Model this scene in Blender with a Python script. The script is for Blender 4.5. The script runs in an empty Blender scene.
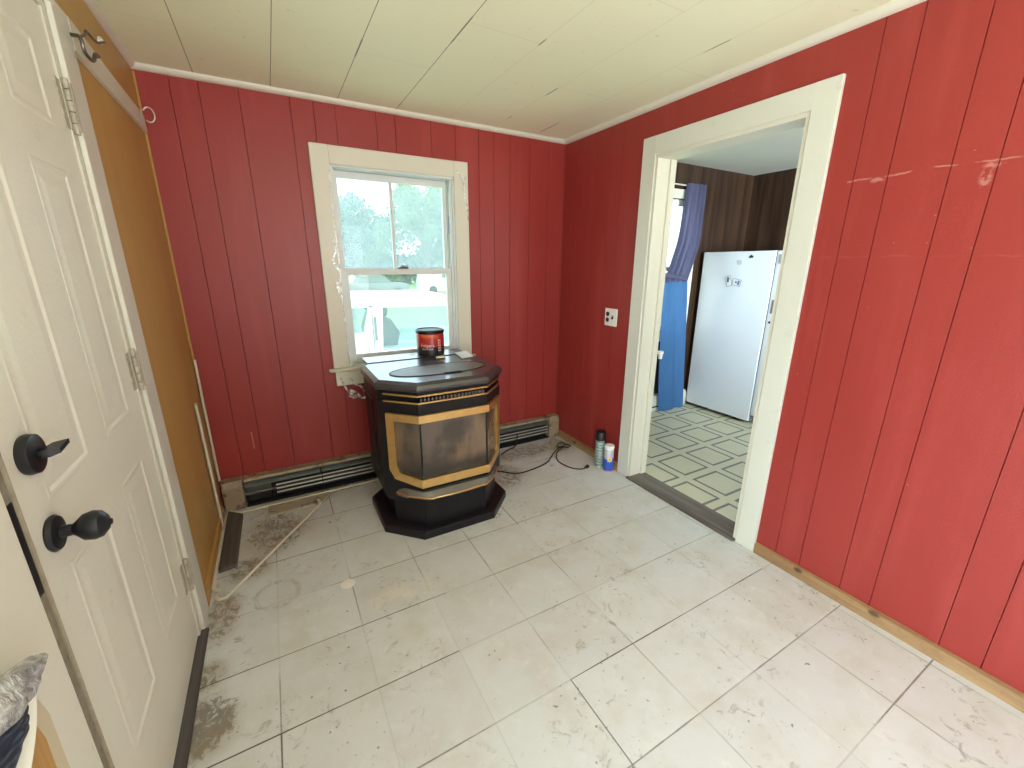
import bpy, bmesh, math, random
from mathutils import Vector, Matrix
random.seed(7)
C = bpy.context.scene.collection
PI = math.pi
XL, H = -2.4287, 2.29          # left wall plane, ceiling height; right wall x=0, back wall y=0
YF = -4.3                      # wall behind the camera
OUT = -0.65                    # lawn level

# ------------------------------------------------------------------ materials
class NT:
    def __init__(s, name):
        s.m = bpy.data.materials.new(name); s.m.use_nodes = True
        s.t = s.m.node_tree; s.t.nodes.clear()
        s.out = s.n('ShaderNodeOutputMaterial')
    def n(s, typ, **kw):
        x = s.t.nodes.new(typ)
        for k, v in kw.items(): setattr(x, k, v)
        return x
    def link(s, a, b): s.t.links.new(a, b)
    def put(s, sock, v):
        if hasattr(v, 'is_linked') or hasattr(v, 'links'): s.link(v, sock)
        elif isinstance(v, (tuple, list)) and len(v) == 3 and sock.type == 'RGBA': sock.default_value = (*v, 1)
        else: sock.default_value = v
    def math(s, op, a, b=0.0, c=0.0, clamp=False):
        x = s.n('ShaderNodeMath', operation=op); x.use_clamp = clamp
        s.put(x.inputs[0], a); s.put(x.inputs[1], b)
        if op in ('SMOOTH_MIN', 'COMPARE', 'MULTIPLY_ADD'): s.put(x.inputs[2], c)
        return x.outputs[0]
    def mix(s, f, a, b, mode='MIX'):
        x = s.n('ShaderNodeMix', data_type='RGBA', blend_type=mode)
        s.put(x.inputs[0], f); s.put(x.inputs[6], a); s.put(x.inputs[7], b)
        return x.outputs[2]
    def obj(s, scale=(1, 1, 1)):
        tc = s.n('ShaderNodeTexCoord'); mp = s.n('ShaderNodeMapping')
        mp.inputs['Scale'].default_value = scale
        s.link(tc.outputs['Object'], mp.inputs[0]); return mp.outputs[0]
    def noise(s, scale, detail=3, rough=.55, vec=None, dist=0):
        x = s.n('ShaderNodeTexNoise'); x.inputs['Scale'].default_value = scale
        x.inputs['Detail'].default_value = detail; x.inputs['Roughness'].default_value = rough
        x.inputs['Distortion'].default_value = dist
        s.link(vec if vec else s.obj(), x.inputs['Vector']); return x.outputs['Fac']
    def ss(s, v, a, b):            # smoothstep a->b
        x = s.n('ShaderNodeMapRange', interpolation_type='SMOOTHSTEP')
        s.put(x.inputs[0], v); s.put(x.inputs[1], a); s.put(x.inputs[2], b); return x.outputs[0]
    def xyz(s, vec=None):
        x = s.n('ShaderNodeSeparateXYZ'); s.link(vec if vec else s.obj(), x.inputs[0]); return x.outputs
    def blob(s, X, Y, cx, cy, rx, ry):     # 1 inside an ellipse, 0 outside
        a = s.math('POWER', s.math('DIVIDE', s.math('SUBTRACT', X, cx), rx), 2)
        b = s.math('POWER', s.math('DIVIDE', s.math('SUBTRACT', Y, cy), ry), 2)
        return s.ss(s.math('SQRT', s.math('ADD', a, b)), 1.0, 0.35)
    def bump(s, h, strength=.3, dist=.01):
        x = s.n('ShaderNodeBump'); x.inputs['Strength'].default_value = strength
        x.inputs['Distance'].default_value = dist; s.put(x.inputs['Height'], h); return x.outputs[0]
    def pbr(s, col, rough=.5, metal=0, normal=None, coat=0, spec=.5, **kw):
        b = s.n('ShaderNodeBsdfPrincipled')
        s.put(b.inputs['Base Color'], col); s.put(b.inputs['Roughness'], rough)
        s.put(b.inputs['Metallic'], metal); b.inputs['Coat Weight'].default_value = coat
        b.inputs['Specular IOR Level'].default_value = spec
        if normal: s.link(normal, b.inputs['Normal'])
        for k, v in kw.items(): s.put(b.inputs[k], v)
        s.link(b.outputs[0], s.out.inputs[0]); return b

def simple(name, col, rough=.5, metal=0, var=.12, scale=9, bump=0, bscale=60, coat=0, spec=.5):
    t = NT(name)
    f = t.noise(scale, 4)
    d = tuple(c * (1 - var) for c in col); l = tuple(min(1, c * (1 + var * .6)) for c in col)
    c = t.mix(f, d, l)
    nm = t.bump(t.noise(bscale, 3), bump) if bump else None
    t.pbr(c, rough, metal, nm, coat, spec)
    return t.m

M = {}
def red_paint():
    t = NT('red_wall_paint')
    v = t.obj(); X, Y, Z = t.xyz(v)
    f = t.noise(1.6, 4, .6); g = t.noise(40, 2)
    st = t.noise(1, 3, .6, t.obj((7, 7, .6)))
    c = t.mix(f, (.27, .027, .022), (.335, .038, .031))
    c = t.mix(t.math('MULTIPLY', t.ss(st, .52, .72), .35), c, (.42, .065, .055))
    # scuffs: small pale chips
    sc = t.ss(t.noise(55, 2, .5), .735, .76)
    sc = t.math('MULTIPLY', sc, t.ss(t.noise(3, 2), .5, .62))
    c = t.mix(t.math('MULTIPLY', sc, .5), c, (.62, .28, .24))
    wob = t.math('MULTIPLY', t.math('SUBTRACT', t.noise(5, 4, .7), .5), .030)
    onr = t.math('GREATER_THAN', X, -.004)
    def hline(z, ya, yb, w):
        q = t.ss(t.math('ABSOLUTE', t.math('SUBTRACT', t.math('ADD', Z, wob), z)), w, w * .3)
        q = t.math('MULTIPLY', q, t.math('MULTIPLY', t.math('LESS_THAN', Y, ya), t.math('GREATER_THAN', Y, yb)))
        return t.math('MULTIPLY', t.math('MULTIPLY', q, onr), t.ss(t.noise(16, 3, .6), .40, .58))
    L = t.math('MAXIMUM', hline(1.738, -1.87, -2.45, .004), t.math('MULTIPLY', hline(1.455, -1.82, -2.7, .004), .2))
    for (y_, z_, a_, b_) in ((-1.965, 1.728, .03, .013), (-2.253, 1.69, .020, .04), (-2.262, 1.725, .03, .012)):
        L = t.math('MAXIMUM', L, t.math('MULTIPLY', t.math('MULTIPLY', t.blob(Y, Z, y_, z_, a_, b_), onr), t.ss(t.noise(45, 3), .45, .55)))
    sx_ = t.ss(t.math('ABSOLUTE', t.math('ADD', X, t.math('ADD', 2.222, t.math('MULTIPLY', wob, .3)))), .005, .002)
    sx_ = t.math('MULTIPLY', sx_, t.math('MULTIPLY', t.math('GREATER_THAN', Z, .345), t.math('LESS_THAN', Z, .455)))
    L = t.math('MAXIMUM', L, sx_)
    c = t.mix(t.math('MULTIPLY', L, .42), c, (.64, .34, .28))
    nm = t.bump(t.noise(150, 3), .18, .004)
    t.pbr(c, t.math('ADD', .33, t.math('MULTIPLY', f, .15)), 0, nm, 0, .42)
    return t.m
M['red'] = red_paint()

def scuffed_white(name, col, dirt=(.30, .25, .18), amt=.6, rough=.4):
    t = NT(name)
    f = t.noise(2.5, 4, .6)
    c = t.mix(f, tuple(x * .93 for x in col), col)
    d = t.math('MULTIPLY', t.ss(t.noise(11, 5, .7), .60, .80), amt)
    c = t.mix(d, c, dirt)
    t.pbr(c, rough, 0, t.bump(t.noise(90, 2), .06))
    return t.m
M['trim'] = scuffed_white('cream_trim_paint', (.70, .67, .56), amt=.35)
M['trim_gloss'] = scuffed_white('white_trim_paint', (.69, .69, .61), amt=.3, rough=.3)
M['door'] = scuffed_white('white_door_paint', (.79, .78, .675), amt=.3, rough=.42)
M['sash'] = scuffed_white('sash_paint', (.72, .74, .72), (.3, .3, .28), .35)

def ochre():
    t = NT('ochre_panel')
    w = t.noise(1.2, 4, .6, t.obj((6, 6, .5)))
    c = t.mix(w, (.42, .235, .060), (.55, .325, .095))
    t.pbr(c, .42, 0, None)
    return t.m
M['ochre'] = ochre()

def wood(name, dark, light, axis='x', rough=.55, knots=False, sc=1.0):
    t = NT(name)
    s = {'x': (1.2, 26, 26), 'y': (26, 1.2, 26), 'z': (26, 26, 1.2)}[axis]
    g = t.noise(1 * sc, 5, .6, t.obj(s), .8)
    c = t.mix(t.ss(g, .3, .75), dark, light)
    if knots:
        k = t.ss(t.noise(1, 1, .4, t.obj(tuple(8 if q < 5 else 18 for q in s))), .70, .80)
        c = t.mix(k, c, tuple(x * .35 for x in dark))
    t.pbr(c, rough, 0, t.bump(g, .12))
    return t.m
M['pine'] = wood('bare_pine', (.34, .19, .085), (.52, .34, .17), 'y', knots=True)
def pine_knots():
    t = NT('knotty_pine_skirting')
    X, Y, Z = t.xyz()
    g = t.noise(1, 5, .6, t.obj((26, 1.2, 26)), .8)
    c = t.mix(t.ss(g, .3, .75), (.27, .150, .068), (.43, .27, .13))
    k = None
    for y, z in ((-2.005, .042), (-2.298, .042), (-.30, .03)):
        b = t.blob(Y, Z, y, z, .026, .015); k = b if k is None else t.math('MAXIMUM', k, b)
    k = t.math('MULTIPLY', k, t.math('ADD', .55, t.math('MULTIPLY', t.noise(90, 3), .9)), clamp=True)
    c = t.mix(k, c, (.055, .030, .016))
    c = t.mix(t.math('MULTIPLY', t.ss(t.noise(8, 5, .7), .5, .7), .45), c, (.20, .11, .055))
    t.pbr(c, .5, 0, t.bump(g, .12))
    return t.m
M['skirting'] = pine_knots()
M['dark_panel'] = wood('dark_wood_panelling', (.020, .009, .0045), (.060, .029, .014), 'z', .38, sc=.6)
M['plank'] = wood('weathered_plank', (.060, .048, .044), (.125, .100, .090), 'y', .7)
M['threshold'] = wood('worn_threshold', (.075, .060, .052), (.20, .165, .14), 'y', .65)

def floor_mat():
    t = NT('vinyl_floor_tiles')
    v = t.obj(); X, Y, Z = t.xyz(v)
    P = .3007
    gx = t.math('DIVIDE', t.math('ADD', X, .0555), P); gy = t.math('DIVIDE', t.math('ADD', Y, 1.2885), P)
    ix = t.math('FLOOR', gx); iy = t.math('FLOOR', gy)
    def edge(g):
        fr = t.math('FRACT', g); d = t.math('MINIMUM', fr, t.math('SUBTRACT', 1.0, fr))
        return t.math('MULTIPLY', d, P)
    wob = t.math('MULTIPLY', t.math('SUBTRACT', t.noise(14, 2), .5), .0035)
    ex = t.math('ADD', edge(gx), wob); ey = t.math('ADD', edge(gy), wob)
    cmb = t.n('ShaderNodeCombineXYZ'); t.link(ix, cmb.inputs[0]); t.link(iy, cmb.inputs[1])
    wn = t.n('ShaderNodeTexWhiteNoise', noise_dimensions='3D'); t.link(cmb.outputs[0], wn.inputs['Vector'])
    r = wn.outputs['Value']
    c = t.mix(r, (.595, .615, .62), (.64, .66, .665))
    cloud = t.noise(5, 5, .62)
    c = t.mix(t.math('MULTIPLY', t.ss(cloud, .40, .70), .50), c, (.52, .485, .42))
    c = t.mix(t.math('MULTIPLY', t.ss(t.noise(13, 5, .7), .52, .72), .35), c, (.76, .76, .74))
    # scuffs and specks
    sp = t.ss(t.noise(48, 2, .6), .685, .72)
    sp = t.math('MULTIPLY', sp, t.ss(t.noise(2.7, 3), .46, .58))
    sp = t.math('MAXIMUM', sp, t.ss(t.noise(21, 2, .5), .745, .765))
    c = t.mix(t.math('MULTIPLY', sp, .75), c, (.13, .105, .085))
    sc = t.math('MULTIPLY', t.ss(t.noise(19, 6, .72, None, 1.2), .55, .68), t.ss(t.noise(3.1, 3), .44, .60))
    c = t.mix(t.math('MULTIPLY', sc, .70), c, (.26, .235, .205))
    # seams: rows run along x and are darker; random strength per joint
    wn2 = t.n('ShaderNodeTexNoise'); wn2.inputs['Scale'].default_value = 2.3; wn2.inputs['Detail'].default_value = 1
    t.link(v, wn2.inputs['Vector']); sv = wn2.outputs['Fac']
    sy = t.math('MULTIPLY', t.ss(ey, .0032, .0010), t.math('ADD', .30, t.ss(sv, .40, .62)), clamp=True)
    sx = t.math('MULTIPLY', t.ss(ex, .0038, .0014), t.math('ADD', .16, t.math('MULTIPLY', t.ss(sv, .48, .66), .6)), clamp=True)
    seam = t.math('MAXIMUM', sy, sx)
    c = t.mix(t.math('MULTIPLY', seam, .8), c, (.17, .155, .135))
    # real dirt: along the heater, at the door threshold, under the rods, near the cord
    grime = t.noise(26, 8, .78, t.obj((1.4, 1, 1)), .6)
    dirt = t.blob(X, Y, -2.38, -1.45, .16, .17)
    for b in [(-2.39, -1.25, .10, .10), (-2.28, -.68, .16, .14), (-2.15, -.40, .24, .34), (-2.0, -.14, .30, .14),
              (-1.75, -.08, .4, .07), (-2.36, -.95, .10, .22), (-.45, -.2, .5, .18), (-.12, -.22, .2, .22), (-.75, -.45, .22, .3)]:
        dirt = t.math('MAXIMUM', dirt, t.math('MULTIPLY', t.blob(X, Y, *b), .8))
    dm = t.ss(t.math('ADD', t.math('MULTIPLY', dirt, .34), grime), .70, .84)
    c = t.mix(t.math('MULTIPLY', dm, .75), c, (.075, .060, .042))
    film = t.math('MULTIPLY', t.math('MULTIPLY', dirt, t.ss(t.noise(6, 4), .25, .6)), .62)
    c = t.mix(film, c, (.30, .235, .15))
    # ring stain and a worn pale scrape
    d = t.math('SQRT', t.math('ADD', t.math('POWER', t.math('SUBTRACT', X, -2.16), 2), t.math('POWER', t.math('SUBTRACT', Y, -.93), 2)))
    ring = t.math('MULTIPLY', t.ss(t.math('ABSOLUTE', t.math('SUBTRACT', d, .085)), .016, .004), t.ss(grime, .42, .6))
    c = t.mix(t.math('MULTIPLY', ring, .45), c, (.25, .21, .16))
    pale = t.math('MULTIPLY', t.blob(X, Y, -1.66, -1.20, .22, .10), t.ss(t.noise(9, 4), .42, .55))
    c = t.mix(t.math('MULTIPLY', pale, .6), c, (.74, .70, .64))
    # gaps that have opened between tiles
    def gap(y0, xa, xb, w=.0028):
        m = t.ss(t.math('ABSOLUTE', t.math('SUBTRACT', Y, y0)), w, w * .5)
        return t.math('MULTIPLY', m, t.math('MULTIPLY', t.math('GREATER_THAN', X, xa), t.math('LESS_THAN', X, xb)))
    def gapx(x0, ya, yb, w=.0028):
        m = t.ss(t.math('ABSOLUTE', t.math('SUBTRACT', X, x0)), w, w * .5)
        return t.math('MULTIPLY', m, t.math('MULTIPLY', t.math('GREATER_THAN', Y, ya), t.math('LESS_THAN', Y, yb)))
    G = gap(-1.5892, -2.42, -1.56)
    for q in (gap(-1.2885, -2.42, -1.5, .0022), gap(-.987, -1.0, -.06, .0022), gap(-.6871, -2.42, -1.65, .0022), gapx(-1.2583, -2.19, -1.8905),
              gapx(-2.1603, -1.9, -1.59), gapx(-.958, -1.0, -.7), gap(-1.8899, -1.26, -.1, .002),
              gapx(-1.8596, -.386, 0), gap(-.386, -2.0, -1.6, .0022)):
        G = t.math('MAXIMUM', G, q)
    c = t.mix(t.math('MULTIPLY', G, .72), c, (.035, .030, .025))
    h = t.math('SUBTRACT', t.math('MULTIPLY', t.noise(30, 3), .15), t.math('MAXIMUM', seam, G))
    rough = t.math('ADD', .40, t.math('MULTIPLY', cloud, .25))
    t.pbr(c, rough, 0, t.bump(h, .35, .003))
    return t.m
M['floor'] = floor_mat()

def kitchen_floor():
    t = NT('kitchen_vinyl')
    X, Y, Z = t.xyz()
    P = .31
    fx = t.math('ABSOLUTE', t.math('SUBTRACT', t.math('FRACT', t.math('DIVIDE', t.math('SUBTRACT', X, .33), P)), .5))
    fy = t.math('ABSOLUTE', t.math('SUBTRACT', t.math('FRACT', t.math('DIVIDE', t.math('SUBTRACT', Y, -.795), P)), .5))
    mx = t.math('MAXIMUM', fx, fy)      # 0 centre .. .5 edge of cell
    line = t.math('MULTIPLY', t.ss(mx, .345, .360), t.ss(mx, .418, .402))
    dash = t.math('GREATER_THAN', t.math('FRACT', t.math('MULTIPLY', t.math('ADD', X, Y), 38)), .22)
    ck = t.noise(7, 4)
    c = t.mix(ck, (.62, .57, .38), (.70, .65, .46))
    c = t.mix(t.math('MULTIPLY', line, t.math('ADD', .55, t.math('MULTIPLY', dash, .4))), c, (.085, .08, .07))
    c = t.mix(t.math('MULTIPLY', t.ss(t.noise(25, 4, .7), .6, .75), .5), c, (.25, .23, .18))
    t.pbr(c, .35, 0, t.bump(ck, .05))
    return t.m
M['kfloor'] = kitchen_floor()

def ceiling_mat():
    t = NT('ceiling_boards')
    X, Y, Z = t.xyz()
    P = .3205
    gx = t.math('DIVIDE', t.math('ADD', X, .2725), P); ix = t.math('FLOOR', gx)
    fr = t.math('FRACT', gx); ex = t.math('MULTIPLY', t.math('MINIMUM', fr, t.math('SUBTRACT', 1.0, fr)), P)
    gy = t.math('DIVIDE', t.math('ADD', Y, t.math('MULTIPLY', t.math('FRACT', t.math('MULTIPLY', ix, .37)), 1.2)), 1.2)
    fy = t.math('FRACT', gy); ey = t.math('MULTIPLY', t.math('MINIMUM', fy, t.math('SUBTRACT', 1.0, fy)), 1.2)
    left = t.math('LESS_THAN', X, -1.0)
    sx = t.math('MULTIPLY', t.ss(ex, .0024, .0010), t.math('ADD', .15, t.math('MULTIPLY', left, .55)))
    brk = t.ss(t.noise(2.5, 2), .58, .63)
    sx = t.math('MAXIMUM', sx, t.math('MULTIPLY', t.ss(ex, .004, .002), t.math('MULTIPLY', brk, .85)))
    sy = t.math('MULTIPLY', t.ss(ey, .0024, .001), .16)
    s = t.math('MAXIMUM', sx, sy)
    n = t.noise(1.7, 4)
    c = t.mix(n, (.84, .86, .60), (.89, .905, .66))
    c = t.mix(t.math('MULTIPLY', t.ss(t.noise(30, 3, .6), .68, .74), .3), c, (.4, .36, .28))
    c = t.mix(s, c, (.10, .09, .07))
    t.pbr(c, .6, 0, t.bump(t.math('SUBTRACT', t.math('MULTIPLY', t.noise(60, 3), .1), s), .3, .003))
    return t.m
M['ceil'] = ceiling_mat()

M['kceil'] = simple('kitchen_ceiling', (.62, .62, .54), .45, var=.08, scale=3)
M['black'] = simple('stove_black_enamel', (.009, .009, .011), .38, 0, .4, 12, .06, 220, 0, .3)
M['black_top'] = simple('stove_top_black', (.035, .038, .045), .30, 0, .4, 6, .08, 160, .5, .8)
M['black_matte'] = simple('black_matte', (.010, .010, .010), .75, 0, .3)
M['slot'] = simple('stove_slot_dark', (.004, .004, .004), .9)
M['hardware'] = simple('dark_bronze', (.014, .015, .019), .36, .25, .3, 20)
M['brass'] = simple('brass', (.80, .52, .20), .30, .85, .2, 25)
M['ledge'] = simple('grey_metal', (.20, .19, .17), .45, .5, .25, 15)
M['alu'] = simple('dull_aluminium', (.66, .66, .64), .38, .6, .25, 30)
M['damper'] = simple('dusty_damper_metal', (.095, .105, .095), .5, .4, .5, 14)
M['steel'] = simple('old_steel', (.16, .14, .12), .45, .8, .4, 30)
M['hinge'] = simple('painted_over_hinge', (.50, .46, .36), .45, .1, .75, 45)
M['edge'] = simple('grimy_door_edge', (.40, .34, .24), .5, .2, .5, 30)
M['rod'] = simple('cream_enamelled_rod', (.74, .70, .58), .35, .1, .12, 12)
M['cord'] = simple('black_rubber', (.013, .013, .013), .5)
M['paper'] = simple('white_paper', (.80, .80, .80), .7, var=.04)
M['soap'] = simple('cream_plug', (.80, .74, .58), .5)
M['fridge'] = simple('white_appliance', (.78, .80, .82), .22, 0, .04, 4)
M['gasket'] = simple('grey_gasket', (.16, .17, .18), .6)
M['silver'] = simple('silver_trim', (.55, .57, .60), .3, .7, .1)
M['plate'] = simple('white_plastic', (.82, .80, .76), .3, var=.04)
M['socket'] = simple('black_plastic', (.012, .012, .012), .4)
M['bluetape'] = simple('blue_tape', (.05, .12, .45), .5)
M['peel'] = wood('bare_wood_patch', (.42, .22, .06), (.56, .33, .11), 'z', .6)
M['peel_edge'] = simple('old_cream_paint', (.66, .58, .40), .5)
M['dirty_strip'] = simple('dirty_weatherstrip', (.27, .235, .17), .7, 0, .6, 35)
M['heater_white'] = simple('cream_heater', (.56, .53, .43), .5, 0, .15)
M['whitecap'] = simple('white_cap', (.85, .84, .82), .35, var=.04)

def rusty():
    t = NT('rusty_tan_enamel')
    c = t.mix(t.noise(9, 4), (.27, .205, .125), (.40, .33, .22))
    c = t.mix(t.ss(t.noise(17, 6, .75), .50, .66), c, (.085, .045, .022))
    t.pbr(c, .55, .1)
    return t.m
M['rusty'] = rusty()
def loose():
    t = NT('stained_loose_tile')
    c = t.mix(t.noise(9, 4), (.34, .29, .20), (.47, .42, .32))
    c = t.mix(t.ss(t.noise(16, 5, .7), .54, .70), c, (.12, .10, .07))
    t.pbr(c, .55)
    return t.m
M['loose'] = loose()

def fireglass():
    t = NT('dirty_fire_glass')
    X, Y, Z = t.xyz()
    a = t.noise(5.5, 4, .55); b = t.noise(2.6, 3, .5, t.obj((2.6, 2.6, .8)))
    c = t.mix(t.ss(a, .34, .68), (.055, .040, .031), (.150, .110, .083))
    c = t.mix(t.math('MULTIPLY', t.ss(b, .50, .68), .55), c, (.30, .19, .10))
    low_dark = t.math('ADD', t.ss(Z, .12, .02), t.math('MULTIPLY', t.math('SUBTRACT', a, .5), 1.6), clamp=True)  # darker towards the bottom, broken up by noise
    c = t.mix(t.math('MULTIPLY', low_dark, .85), c, (.014, .010, .009))
    t.pbr(c, .17, 0, None, .4)
    return t.m
M['fireglass'] = fireglass()

def glass(name, dirt=.12, tint=(.95, .98, .97), rough=.02):  # dirt: translucent share, a veil standing in for bright outdoor haze
    t = NT(name)
    tr = t.n('ShaderNodeBsdfTransparent'); t.put(tr.inputs[0], tint)
    gl = t.n('ShaderNodeBsdfGlossy'); gl.inputs['Roughness'].default_value = rough
    df = t.n('ShaderNodeBsdfTranslucent'); t.put(df.inputs[0], (.80, .86, .86))
    fr = t.n('ShaderNodeFresnel'); fr.inputs['IOR'].default_value = 1.45
    m1 = t.n('ShaderNodeMixShader'); m2 = t.n('ShaderNodeMixShader')
    f = t.math('MULTIPLY', t.math('ADD', .5, t.noise(5, 5, .7)), dirt)
    t.link(f, m1.inputs[0]); t.link(tr.outputs[0], m1.inputs[1]); t.link(df.outputs[0], m1.inputs[2])
    t.link(t.math('MULTIPLY', fr.outputs[0], .3), m2.inputs[0]); t.link(m1.outputs[0], m2.inputs[1]); t.link(gl.outputs[0], m2.inputs[2])
    t.link(m2.outputs[0], t.out.inputs[0])
    return t.m
M['glass'] = glass('hazy_window_glass', .20, (.92, .97, .98))
M['glass_low'] = glass('window_glass', .10)
M['car_glass'] = glass('car_glass', .10, (.80, .92, .88))
def film():
    t = NT('clear_plastic_film')
    tr = t.n('ShaderNodeBsdfTransparent'); gl = t.n('ShaderNodeBsdfGlossy'); gl.inputs['Roughness'].default_value = .18
    df = t.n('ShaderNodeBsdfDiffuse'); t.put(df.inputs[0], (.9, .9, .9))
    m1 = t.n('ShaderNodeMixShader'); m2 = t.n('ShaderNodeMixShader')
    t.link(t.ss(t.noise(30, 3), .35, .7), m1.inputs[0])
    t.link(tr.outputs[0], m1.inputs[1]); t.link(df.outputs[0], m1.inputs[2])
    m2.inputs[0].default_value = .10
    t.link(m1.outputs[0], m2.inputs[1]); t.link(gl.outputs[0], m2.inputs[2]); t.link(m2.outputs[0], t.out.inputs[0])
    return t.m
M['film'] = film()
def wrap():
    t = NT('crinkled_clear_wrap')
    v = t.noise(16, 5, .7, None, 1.5)
    t.pbr(t.mix(t.ss(v, .35, .65), (.30, .31, .32), (.75, .76, .76)), .16, .35, t.bump(v, .9, .02), .5)
    return t.m
M['wrap'] = wrap()
M['navy'] = simple('dark_blue_wrapper', (.018, .028, .055), .35, 0, .4, 14)

def curtain_mat(name, a, b, trans=.35):
    t = NT(name)
    n = t.noise(6, 3, .6, t.obj((9, 9, 1)))
    c = t.mix(n, a, b)
    d = t.n('ShaderNodeBsdfDiffuse'); t.link(c, d.inputs[0])
    tl = t.n('ShaderNodeBsdfTranslucent'); t.link(c, tl.inputs[0])
    m = t.n('ShaderNodeMixShader'); m.inputs[0].default_value = trans
    t.link(d.outputs[0], m.inputs[1]); t.link(tl.outputs[0], m.inputs[2]); t.link(m.outputs[0], t.out.inputs[0])
    return t.m
M['curtain'] = curtain_mat('periwinkle_curtain', (.105, .103, .175), (.165, .158, .26), .35)
M['curtain_low'] = curtain_mat('blue_curtain', (.055, .135, .28), (.075, .17, .34), .22)

def can_red():
    t = NT('red_can_label')
    X, Y, Z = t.xyz()
    f = t.ss(Z, .052, .064)
    c = t.mix(f, (.018, .014, .015), (.46, .020, .022))
    c = t.mix(t.math('MULTIPLY', t.ss(Z, .10, .13), t.ss(t.noise(14, 2), .4, .6)), c, (.70, .13, .04))
    t.pbr(c, .3)
    return t.m
M['can_red'] = can_red()
def freshener():
    t = NT('blue_flower_can')
    X, Y, Z = t.xyz()
    s = t.math('ADD', Z, t.math('MULTIPLY', t.noise(12, 2), .05))
    c = t.mix(t.ss(s, .115, .125), (.03, .10, .55), (.55, .53, .60))
    c = t.mix(t.math('LESS_THAN', Z, .012), c, (.45, .05, .22))
    t.pbr(c, .3, .1)
    return t.m
M['fresh'] = freshener()
def sprayg():
    t = NT('grey_green_spray_label')
    X, Y, Z = t.xyz()
    n = t.noise(18, 3, .6, t.obj((1, 1, 3)))
    c = t.mix(t.ss(n, .45, .6), (.26, .36, .33), (.40, .47, .43))
    c = t.mix(t.math('MULTIPLY', t.math('GREATER_THAN', t.math('FRACT', t.math('MULTIPLY', Z, 45)), .72), t.ss(t.noise(60, 1), .45, .55)), c, (.08, .13, .12))
    t.pbr(c, .35, .2)
    return t.m
M['sprayg'] = sprayg()
M['petal'] = simple('yellow_petal_print', (.85, .62, .22), .35)
M['ink'] = simple('pale_print', (.85, .60, .55), .4)
M['inkdark'] = simple('grey_print', (.12, .14, .18), .5)
M['inkblue'] = simple('blue_print', (.15, .2, .5), .5)
# outdoors
def grass():
    t = NT('lawn_grass')
    n = t.noise(1.3, 5, .7); k = t.noise(40, 3)
    c = t.mix(n, (.13, .30, .05), (.24, .42, .09)); c = t.mix(t.math('MULTIPLY', k, .4), c, (.36, .44, .12))
    t.pbr(c, .8)
    return t.m
M['grass'] = grass()
def leafm(name, a, b):
    t = NT(name)
    n = t.noise(.9, 3)
    c = t.mix(n, a, b)
    d = t.n('ShaderNodeBsdfDiffuse'); t.link(c, d.inputs[0]); tl = t.n('ShaderNodeBsdfTranslucent'); t.link(c, tl.inputs[0])
    m = t.n('ShaderNodeMixShader'); m.inputs[0].default_value = .4
    t.link(d.outputs[0], m.inputs[1]); t.link(tl.outputs[0], m.inputs[2]); t.link(m.outputs[0], t.out.inputs[0])
    return t.m
M['leaf'] = leafm('leaves_blue_green', (.022, .058, .042), (.060, .115, .070))
M['leaf2'] = leafm('leaves_yellow_green', (.050, .100, .032), (.120, .190, .065))
M['bark'] = simple('bark', (.09, .07, .05), .9, 0, .4, 6)
M['carwhite'] = simple('white_car_paint', (.80, .81, .80), .25, 0, .05, 2, 0, 60, .5)
M['cargrey'] = simple('grey_car_paint', (.10, .12, .12), .3, .2, .1, 2)
M['seat'] = simple('grey_upholstery', (.10, .115, .12), .8)
M['tyre'] = simple('tyre_rubber', (.02, .02, .02), .8)
M['siding'] = simple('pale_siding', (.74, .74, .72), .6)

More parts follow.
